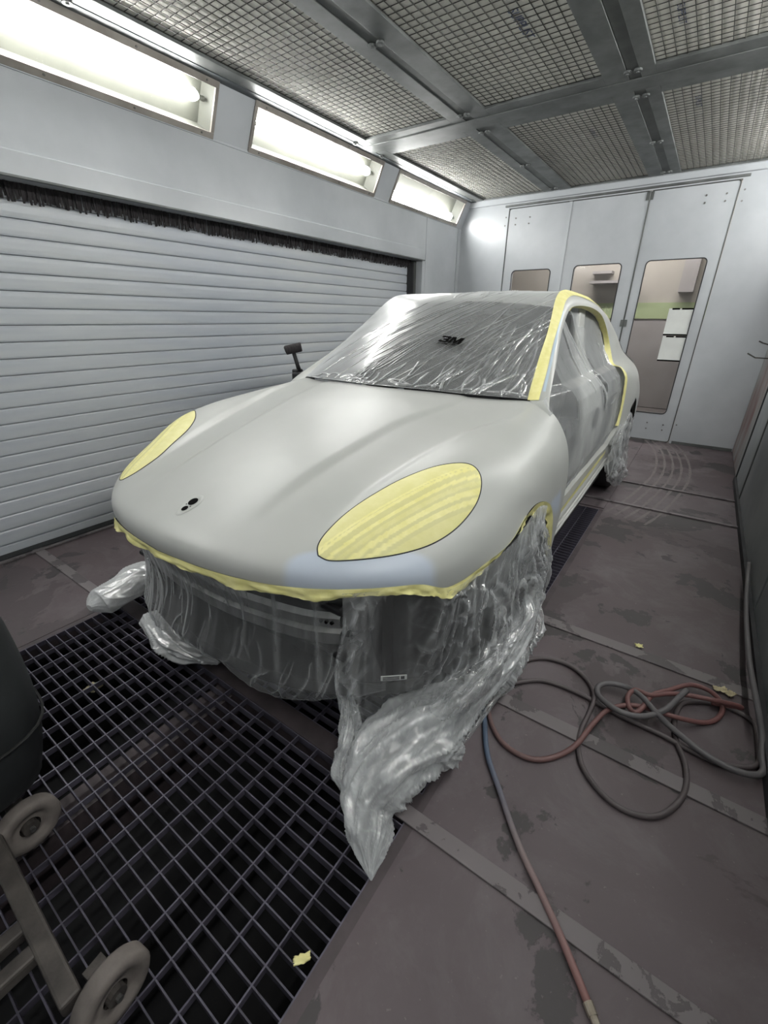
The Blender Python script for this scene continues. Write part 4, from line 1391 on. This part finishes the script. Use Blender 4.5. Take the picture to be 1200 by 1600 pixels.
# ---- front curtain
PLX = np.array([0, .15, .3, .45, .55, .65, .75, .82, .88, .92, .945, .95])
PLY = np.array([.02, .028, .05, .095, .14, .20, .285, .37, .48, .58, .70, .9])
pl = np.stack([PLX, PLY], 1)
seg = np.concatenate([[0], np.cumsum(np.hypot(*np.diff(pl, axis=0).T))])
def plan(sv):
    """point on the nose outline at signed arc length"""
    a = abs(sv)
    return np.array([math.copysign(np.interp(a, seg, PLX), sv), np.interp(a, seg, PLY)])
def plan_n(sv):
    a, b = plan(sv - .02), plan(sv + .02)
    t = (b - a) / np.linalg.norm(b - a)
    return np.array([t[1], -t[0]])
nc, nz = 380, 130
S0, S1 = -.80, .80
bz_s = [-.80, -.40, -.36, -.2, .02, .17, .31, .39, .52, .66, .80]
bz_z = [.20, .19, .20, .25, .285, .283, .228, .215, .227, .25, .27]
fg = np.zeros((nz, nc, 3))
for j, s in enumerate(np.linspace(S0, S1, nc)):
    p = plan(s); n2 = plan_n(s)
    zt = .693
    zb = np.interp(s, bz_s, bz_z) + .012 * noise.noise(Vector((s * 9, 2, 0)))
    for k in range(nz):
        f = k / (nz - 1)
        z = zt + (zb - zt) * f
        tuck = -.02 - .05 * math.sin(math.pi * min(1, f * 1.1)) - .01 * f
        fold = .010 * noise.noise(Vector((s * 11 + .6 * f, f * 1.6, 4))) * (f + .2) + .006 * noise.noise(Vector((s * 30 + 2 * f, f * 2.2, 8)))
        q = p + n2 * (tuck + fold)
        fg[k, j] = (q[0], q[1], z)
lines = []
for k in range(46):
    s0 = rng.uniform(.02, .99); t0_ = rng.uniform(.0, .6); ln = rng.uniform(.15, .5)
    lines.append(((s0, t0_), (s0 + rng.uniform(-.03, .04), t0_ + ln), rng.uniform(.001, .004), rng.uniform(.0015, .003), rng.uniform(-.02, .02)))
for k in range(18):
    s0 = rng.uniform(.05, .95)
    lines.append(((s0, .99), (s0 + rng.uniform(.01, .06), rng.uniform(.6, .9)), rng.uniform(.002, .006), rng.uniform(.0015, .003), rng.uniform(-.02, .02)))
for k in range(9):
    s0 = .05 + .1 * k + rng.uniform(-.03, .03)
    lines.append(((s0, .02), (s0 + rng.uniform(-.02, .02), rng.uniform(.7, .97)), .004, rng.uniform(.004, .008), rng.uniform(-.02, .02)))
lines.append(((.845, .98), (.885, .62), .006, .003, .01)); lines.append(((.86, .98), (.90, .68), .005, .003, .0))
Hh, Kk = ridges(nz, nc, lines)
for j, s in enumerate(np.linspace(S0, S1, nc)):
    n2 = plan_n(s)
    fg[:, j, 0] += n2[0] * Hh[:, j]; fg[:, j, 1] += n2[1] * Hh[:, j]
Kk[-1] = .8; Kk[-2] = .35
front_film = film_object('masking_film', fg, Kk, 'film_front', 'thin masking film hanging over the open front end')
# printed tag on it
tp_ = np.array([.748, .302, .356])
tg = obj('film_label', MB().box(-.042, .042, -.0015, .0015, -.009, .009), 'paper', None)
tg.location = to_world(tp_ + np.array([.004, -.012, 0])); tg.rotation_euler = (0, 0, math.radians(40) + CA)
tag(tg, 'tiny white printed label stuck on the front film', 'label')
for z0, z1 in ((.003, .006), (-.002, .0005), (-.0065, -.004)):
    obj('print_line', MB().box(-.036, .018, -.0022, -.0016, z0, z1), 'ink_black', tg)
obj('print_block', MB().box(.022, .034, -.0022, -.0016, -.006, .006), 'ink_black', tg)

# ---- loose sheet over the near front wheel, falling to the floor
def skirt(u, v, off):
    """point where the view ray meets the nose/side outline pushed outward by off"""
    o, d = lray(u, v)
    best = None
    for sv in np.linspace(.3, seg[-1], 500):
        p = plan(sv) + plan_n(sv) * off
        # distance of p to the ray in plan
        t = ((p[0] - o[0]) * d[0] + (p[1] - o[1]) * d[1]) / (d[0] ** 2 + d[1] ** 2)
        q = o + d * t
        e = (q[0] - p[0]) ** 2 + (q[1] - p[1]) ** 2
        if best is None or e < best[0] - 1e-7:
            best = (e, q)
    return best[1]
def L0(u, v, z):
    return to_local(at_z(u, v, z))
top = [(.64, .185, .692), (.75, .280, .692), (.847, .412, .655), (.905, .53, .68), (.948, .70, .722), (.960, .90, .775), (.962, 1.06, .735)]
r1 = [skirt(535, 985, -.01), skirt(610, 990, .01), skirt(690, 990, .015), lx(752, 965, .945), lx(805, 905, .975), lx(838, 850, .985), lx(855, 825, .985)]
r2 = [skirt(522, 1050, .0), skirt(600, 1060, .02), skirt(682, 1060, .03), lx(760, 1025, .975), lx(815, 965, 1.0), lx(845, 905, 1.01), lx(859, 868, 1.0)]
r3 = [skirt(535, 1110, .01), skirt(590, 1130, .03), skirt(660, 1125, .05), lx(745, 1080, 1.0), lx(805, 1020, 1.02), lx(838, 960, 1.02), lx(853, 930, 1.01)]
r4 = [L0(540, 1180, .03), L0(590, 1195, .05), L0(650, 1180, .05), L0(720, 1130, .07), L0(780, 1075, .10), L0(818, 1035, .17), L0(840, 995, .26)]
r5 = [L0(548, 1215, .004), L0(592, 1240, .004), L0(645, 1225, .004), L0(700, 1192, .004), L0(752, 1130, .012), L0(797, 1066, .06), L0(828, 1022, .15)]
nu_, nv_ = 200, 230
sg = spline_grid([top, r1, r2, r3, r4, r5], nu_, nv_, catmull)
rng2 = random.Random(5)
lines = []
for k in range(70):
    s0 = rng2.uniform(.35, 1.0); t0_ = rng2.uniform(.0, .75); ln = rng2.uniform(.15, .45)
    lines.append(((s0, t0_), (s0 - ln * rng2.uniform(.0, .45), t0_ + ln), rng2.uniform(-.016, .02), rng2.uniform(.004, .012), rng2.uniform(-.03, .03)))
for k in range(34):
    s0 = rng2.uniform(.3, .95); t0_ = rng2.uniform(.02, .6)
    lines.append(((s0, t0_), (s0 + rng2.uniform(-.1, .1), t0_ + rng2.uniform(-.06, .1)), rng2.uniform(.008, .02), rng2.uniform(.006, .012), rng2.uniform(-.03, .03)))
for k in range(16):
    s0 = rng2.uniform(.02, .35); t0_ = rng2.uniform(.0, .5); ln = rng2.uniform(.3, .5)
    lines.append(((s0, t0_), (s0 + rng2.uniform(-.04, .06), t0_ + ln), rng2.uniform(.004, .012), rng2.uniform(.004, .010), rng2.uniform(-.03, .03)))
for s0, h, w in ((.015, .012, .010), (.045, .016, .014), (.085, .012, .008), (.12, .006, .005)):
    lines.append(((s0, .02), (s0 + .03, .98), h, w, rng2.uniform(-.01, .02)))
Hh, Kk = ridges(nu_, nv_, lines)
nn = normals(sg); flip = nn[..., 1] > .3; nn[flip] *= -1
fade = np.clip(np.linspace(0, 1, nu_) * 6, .15, 1)[:, None] * np.clip((1 - np.linspace(0, 1, nu_)) * 8, .1, 1)[:, None]
S_ = np.linspace(0, 1, nv_)[None, :] * np.ones((nu_, 1))
T_ = np.linspace(0, 1, nu_)[:, None] * np.ones((1, nv_))
sl = S_ + .28 * T_                                   # creases lean with the pull of the sheet
q3 = np.stack([sl, T_, S_ * 0], -1)
rn = ridge_noise(q3 * np.array([14, 2.6, 1]), 1, 4.0, 7); rn2 = ridge_noise(q3 * np.array([34, 7, 1]), 1, 9.0, 6); rn3 = ridge_noise(q3 * np.array([13, 12, 1]), 1, 2.0, 9)
wgt = np.clip((S_ - .16) * 4, .10, 1) + np.clip((.14 - S_) * 12, 0, .9)
sg2 = sg + nn * ((Hh * .8 + .022 * fnoise(sg, 5, 2.0, 3) + .016 * rn + .006 * rn2 + .006 * rn3) * fade * wgt)[..., None]
sg2[..., 2] = np.maximum(sg2[..., 2], .003)
Kk = np.clip((Kk * .45 + .45 * rn + .25 * rn2 + .3 * rn3) * wgt + .26 * np.clip((S_ - .42) * 3, 0, 1) + .10 * np.clip((T_ - .6) * 3, 0, 1), 0, 1)
Kk[:, -2:] = .9
film_object('masking_film', sg2, Kk, 'film_loose', 'loose crumpled film draped over the near front wheel to the floor')

def crumple(name, path, radii, mat, label, seed, amp=.35, flat=.75, local=False, n=150, seg_=110, K0=.12, zmin=.004):
    P = catmull(path, np.linspace(0, len(path) - 1, n))
    Rd = catmull(np.array(radii, float)[:, None], np.linspace(0, len(radii) - 1, n))[:, 0]
    g = np.zeros((n, seg_ + 1, 3)); K = np.zeros((n, seg_ + 1))
    up = np.array([0, 0, 1.0])
    for i in range(n):
        t = P[min(i + 1, n - 1)] - P[max(i - 1, 0)]; t = t / np.linalg.norm(t)
        s = np.cross(t, up); s /= np.linalg.norm(s) + 1e-9
        w = np.cross(s, t)
        for k in range(seg_ + 1):
            a = 2 * math.pi * (k % seg_) / seg_
            c, q = math.cos(a), math.sin(a)
            base = P[i] + (s * c + w * q * flat) * Rd[i]
            tw = a + i * .022                         # pleats twist along the bundle
            ct, st_ = math.cos(tw), math.sin(tw)
            nz1 = max(0, 1 - abs(noise.noise(Vector((ct * 2.1 + seed, st_ * 2.1, i * .022)))) * 2.2) ** 3
            nz4 = max(0, 1 - abs(noise.noise(Vector((ct * 4.2 + seed, st_ * 4.2, i * .03)))) * 2.4) ** 4
            nz5 = max(0, 1 - abs(noise.noise(Vector(base * 22 - seed))) * 3.0) ** 6
            nz2 = noise.noise(Vector((math.cos(a) * 1.3 + seed, math.sin(a) * 1.3, i * .03)))
            nz3 = noise.noise(Vector((math.cos(a) * 3 + seed, math.sin(a) * 3, i * .06)))
            f = 1 + amp * (nz2 * .5 + nz3 * .5) + amp * (.62 * nz1 + .16 * nz4 + .02 * nz5 - .3)
            g[i, k] = P[i] + (s * c + w * q * flat) * Rd[i] * f
            K[i, k] = max(0, min(1, K0 + .25 * nz1 + .5 * nz4 + .35 * nz5))
    g[..., 2] = np.maximum(g[..., 2], zmin)
    return film_object(name, g, K, mat, label, local=local)
W = lambda u, v, z: at_z(u, v, z)
crumple('film_bundle', [W(842, 915, .40), W(815, 980, .31), W(770, 1040, .24), W(705, 1100, .18), W(645, 1150, .15), W(600, 1205, .12), W(578, 1258, .07), W(580, 1315, .03), W(580, 1376, .006)], [.02, .045, .065, .095, .125, .115, .075, .055, .002], 'film_bunch', 'twisted bundle of film ending in a point on the grate', 3.0, flat=.8, n=190)
crumple('film_bundle', [W(655, 1150, .12), W(690, 1165, .09), W(718, 1160, .05)], [.08, .085, .02], 'film_bunch', 'small crumpled puff of film beside the twisted bundle', 8.0, n=90)
crumple('film_bundle', [W(528, 1060, .24), W(545, 1110, .18), W(548, 1165, .12), W(545, 1205, .07), W(560, 1250, .03)], [.015, .03, .04, .05, .025], 'film_bunch', 'narrow pleat of film hanging left of the twisted bundle', 14.0, n=110, K0=.05)
crumple('film_bundle', [W(140, 950, .09), W(158, 940, .09), W(185, 925, .11), W(215, 905, .14), W(240, 895, .15)], [.02, .085, .09, .10, .08], 'film_white', 'pale roll of film sticking out on the floor by the shutter', 21.0, amp=.11, n=110, seg_=90)
crumple('film_bundle', [W(232, 965, .09), W(262, 985, .10), W(300, 1008, .08), W(345, 1032, .03)], [.04, .085, .08, .02], 'film_white', 'crumpled wad of film under the front left corner of the car', 33.0, amp=.3, n=110, seg_=90)

# ---- film round the rear wheel
rows_ = [[lx(981, 640, .945), lx(986, 645, .955), lx(990, 652, .96)], [lx(962, 680, .95), lx(972, 690, .975), lx(982, 690, .97)], [lx(950, 715, .96), lx(968, 725, .99), lx(980, 722, .98)], [lx(945, 735, .97), lx(962, 748, 1.0), lx(977, 740, .99)], [lx(950, 752, .97), lx(960, 760, .99), lx(968, 755, .98)]]
rg = spline_grid(rows_, 60, 50, catmull)
lines = []
for k in range(26):
    s0 = rng2.uniform(.0, 1.0); t0_ = rng2.uniform(.0, .7); ln = rng2.uniform(.15, .4)
    lines.append(((s0, t0_), (s0 + rng2.uniform(-.15, .15), t0_ + ln), rng2.uniform(-.02, .03), rng2.uniform(.012, .03), rng2.uniform(-.04, .04)))
Hh, Kk = ridges(60, 50, lines)
rg[..., 0] += Hh + .02 * fnoise(rg, 8, 5.0)
rg[..., 2] = np.maximum(rg[..., 2], .004)
Kk[-1] = Kk[:, -1] = .9
film_object('masking_film', rg, Kk * .7, 'film_loose', 'crinkled film wrapped round the rear wheel')


# ================================================================== HOSES, STAND, LITTER
def hose(name, px, mat, label, r=.0125, z0=.013, n=None):
    pts = []
    for i, q in enumerate(px):
        z = q[2] if len(q) > 2 else z0
        pts.append(at_z(q[0], q[1], z) if not (len(q) > 3) else at_x(q[0], q[1], q[3]))
    pts = [np.array([min(p[0], RW - .04), p[1], p[2]]) for p in pts]
    n = n or len(pts) * 7
    P = catmull(pts, np.linspace(0, len(pts) - 1, n))
    root = tag(empty(name, (0, 0, 0)), label, 'hose')
    obj('tubing', MB().tube([tuple(p) for p in P], r, 10), mat, root, smooth=True)
    return root, P
ha, P = hose('air_hose', [(752, 1085), (755, 1105), (757, 1123), (761, 1176), (780, 1234), (809, 1316), (844, 1392), (873, 1456), (902, 1526), (922, 1576)], 'hose_a', 'air hose fading from blue to red, running to the bottom edge', r=.0095, z0=.0105)
e, d = P[-1], P[-1] - P[-3]; d = d / np.linalg.norm(d)
cp = obj('coupling', MB().tube([e - d * .01, e + d * .012, e + d * .0121, e + d * .035, e + d * .0351, e + d * .06], [.0115, .0115, .0095, .0095, .0105, .0105], 12), 'brass', ha)
cp['label'] = 'worn metal coupling'
hose('air_hose', [(762, 1085), (764, 1115), (771, 1138), (786, 1161), (813, 1180), (843, 1187), (874, 1180), (901, 1163, .03), (924, 1134, .032), (947, 1111, .03), (970, 1103, .032), (997, 1103, .034), (1031, 1113, .032), (1069, 1124, .03), (1100, 1129), (1119, 1124), (1129, 1109), (1123, 1092, .034), (1104, 1077, .03), (1077, 1070, .03), (1046, 1078, .034), (1020, 1086, .036), (1004, 1105, .045), (993, 1113, .045), (983, 1105, .04), (981, 1088, .04), (993, 1078, .045), (1016, 1086, .05), (1045, 1084, .045), (1073, 1086, .04), (1115, 1094, .05), (1150, 1102, .03), (1158, 1106, .02), (1140, 1103, .02), (1112, 1098, .02)], 'hose_b', 'faded red hose knotted in tight loops on the floor', r=.0092, z0=.0100)
hose('air_hose', [(800, 1046), (828, 1031), (855, 1029), (886, 1038), (909, 1054), (924, 1073), (928, 1092, .018), (920, 1115), (909, 1138), (904, 1165), (909, 1195), (928, 1226), (955, 1253), (985, 1270), (1020, 1276), (1046, 1266), (1066, 1245), (1073, 1218), (1069, 1188), (1058, 1161), (1054, 1130), (1060, 1107), (1073, 1097), (1108, 1098), (1146, 1109), (1177, 1128), (1194, 1149), (1198, 1172), (1186, 1191), (1165, 1199), (1123, 1193), (1077, 1172), (1031, 1147), (985, 1126), (955, 1111), (932, 1098), (901, 1082), (863, 1067), (836, 1063), (800, 1068)], 'hose_c', 'dark hose lying in wide loops from the film to the wall', r=.0088, z0=.0096)
hose('air_hose', [(1172, 880, 0, .495), (1168, 905, 0, .49), (1166, 945, 0, .48), (1167, 985, 0, .47), (1172, 1040, 0, .465), (1183, 1100, .10), (1193, 1150, .05), (1199, 1185, .03), (1194, 1205, .03), (1177, 1211, .028), (1142, 1201, .028), (1104, 1180, .03), (1073, 1157, .034), (1046, 1134, .03), (1023, 1111, .055), (1000, 1086, .05), (977, 1073, .03), (951, 1068, .03), (935, 1073, .03), (935, 1086, .03), (951, 1101, .05), (977, 1115, .056), (1008, 1119, .05), (1039, 1109, .05), (1058, 1092, .055), (1073, 1079, .05)], 'hose_d', 'grey hose coming down the right wall into the knot', r=.0105, z0=.0115)

# wheeled stand with a charcoal container, at the lower left
st = tag(empty('wheeled_stand', (-1.0, 0.0, 0)), 'charcoal container on a wheeled tube stand at the left edge', 'stand')
def sw(p):
    return tuple(np.array(p) - np.array([-1.0, 0, 0]))
zf = .115
obj('base_tube', MB().pts_box(sw((-1.28, -.005, zf - .02)), (.54, -.012, 0), (0, -.04, 0), (0, 0, .04)), 'stand_tube', st, bevel=.006)
for x in (-.965, -.895):
    obj('base_tube', MB().pts_box(sw((x - .018, -.50, zf - .018)), (.036, 0, 0), (0, .46, 0), (0, 0, .034)), 'stand_tube', st, bevel=.006)
obj('base_tube', MB().pts_box(sw((-1.26, -.52, zf - .02)), (.56, 0, 0), (0, .04, 0), (0, 0, .04)), 'stand_tube', st, bevel=.006)
def caster(x, y, yaw, r=.078):
    c = empty('caster', sw((x, y, r + .001))); c.parent = st; c.rotation_euler = (0, 0, yaw)
    mb = MB(); n = 32; prof_ = [(-.012, .026), (-.012, .044), (-.021, .050), (-.021, r - .006), (-.014, r), (.014, r), (.021, r - .006), (.021, .050), (.012, .044), (.012, .026)]
    for k in range(n):
        a = 2 * math.pi * k / n
        mb.v += [(px, q * math.cos(a), q * math.sin(a)) for px, q in prof_]
    m_ = len(prof_)
    for k in range(n):
        for q in range(m_ - 1):
            b0, b1 = k * m_ + q, ((k + 1) % n) * m_ + q
            mb.f.append((b0, b0 + 1, b1 + 1, b1))
    obj('wheel', mb, 'caster', c, smooth=True)
    obj('hub', MB().tube([(-.021, 0, 0), (.021, 0, 0)], .020, 14), 'stand_tube', c)
    obj('axle', MB().tube([(-.030, 0, 0), (.030, 0, 0)], .007, 8), 'screw', c)
    fk = MB().box(-.030, -.025, -.018, .018, -.012, .06).box(-.05, -.030, -.02, .02, .02, .055)
    obj('fork', fk, 'stand_tube', c)
caster(-1.255, .045, .12); caster(-.715, .02, .12); caster(-1.23, -.50, math.radians(30)); caster(-.72, -.50, math.radians(30))
# container: rounded, wider in the middle, domed top
prof_ = [(.0, .19), (.150, .195), (.175, .23), (.20, .33), (.215, .46), (.215, .60), (.205, .72), (.17, .82), (.10, .88), (0, .90)]
pr_ = catmull(prof_, np.linspace(0, len(prof_) - 1, 40))
cm = MB(); n = 40
for k in range(n):
    a = 2 * math.pi * k / n
    c, s_ = math.cos(a), math.sin(a)
    sq = (abs(c) ** 3.2 + abs(s_) ** 3.2) ** (-1 / 3.2)
    cm.v += [(max(q[0], 0) * c * sq - .40, max(q[0], 0) * s_ * sq - .03, q[1]) for q in pr_]
for k in range(n):
    for q in range(len(pr_) - 1):
        b0, b1 = k * len(pr_) + q, ((k + 1) % n) * len(pr_) + q
        cm.f.append((b0, b1, b1 + 1, b0 + 1))
obj('container', cm, 'bin', st, smooth=True)
obj('container_seam', MB().tube([(.217 * math.cos(t) * (abs(math.cos(t)) ** 3.2 + abs(math.sin(t)) ** 3.2) ** (-1 / 3.2) - .40, .217 * math.sin(t) * (abs(math.cos(t)) ** 3.2 + abs(math.sin(t)) ** 3.2) ** (-1 / 3.2) - .03, .40) for t in np.linspace(0, 2 * math.pi, 41)], .004, 6, cap=False), 'rubber', st)

# litter
def scrap(name, u, v, w, h, mat, label, cat, z=.004, seed=1, rot=0.4):
    G = np.zeros((8, 10, 3)); c = at_z(u, v, z)
    for i in range(8):
        for j in range(10):
            x, y = (j / 9 - .5) * w, (i / 7 - .5) * h
            k = 1 + .3 * noise.noise(Vector((i * .7, j * .5, seed)))
            x *= k; y *= k
            G[i, j] = (x * math.cos(rot) - y * math.sin(rot), x * math.sin(rot) + y * math.cos(rot), .006 + .012 * abs(noise.noise(Vector((i * .5, j * .45, seed + 4)))))
    o = obj(name, MB().grid(G), mat, None, smooth=True, loc=tuple(c), solid=.0006)
    return tag(o, label, cat)
scrap('tape_scrap', 998, 1011, .034, .022, 'tape_scrap', 'small torn scrap of yellow tape on the floor plate', 'scrap', seed=2)
scrap('tape_scrap', 472, 1500, .018, .040, 'tape_scrap', 'yellow tape scrap caught on the near grate', 'scrap', z=-.002, seed=6, rot=-.7)
scrap('wrapper', 1125, 1079, .05, .03, 'wrapper', 'torn beige wrapper beside the knotted red hose', 'litter', seed=11)
scrap('wrapper', 1141, 1086, .04, .025, 'wrapper', 'smaller beige wrapper piece nearer the wall', 'litter', seed=15, rot=1.0)
scrap('film_scrap', 146, 1076, .06, .05, 'wrapper', 'pale crumb of torn paper lying in the grate', 'litter', z=-.09, seed=19)

# bent wire hooks on the right wall
for pts, lab in (([(1168, 552), (1180, 559), (1198, 560)], 'lower bent wire hook sticking out of the right wall'), ([(1186, 533), (1192, 536), (1206, 540)], 'upper bent wire hook sticking out of the right wall')):
    w = [at_y(u, v, 5.6) for u, v in pts] + [np.array([RW + .0, 5.6, at_y(*pts[-1], 5.6)[2]])]
    root = obj('wire_hook', MB().tube([tuple(p) for p in w], .006, 8), 'wire', None)
    tag(root, lab, 'hook')
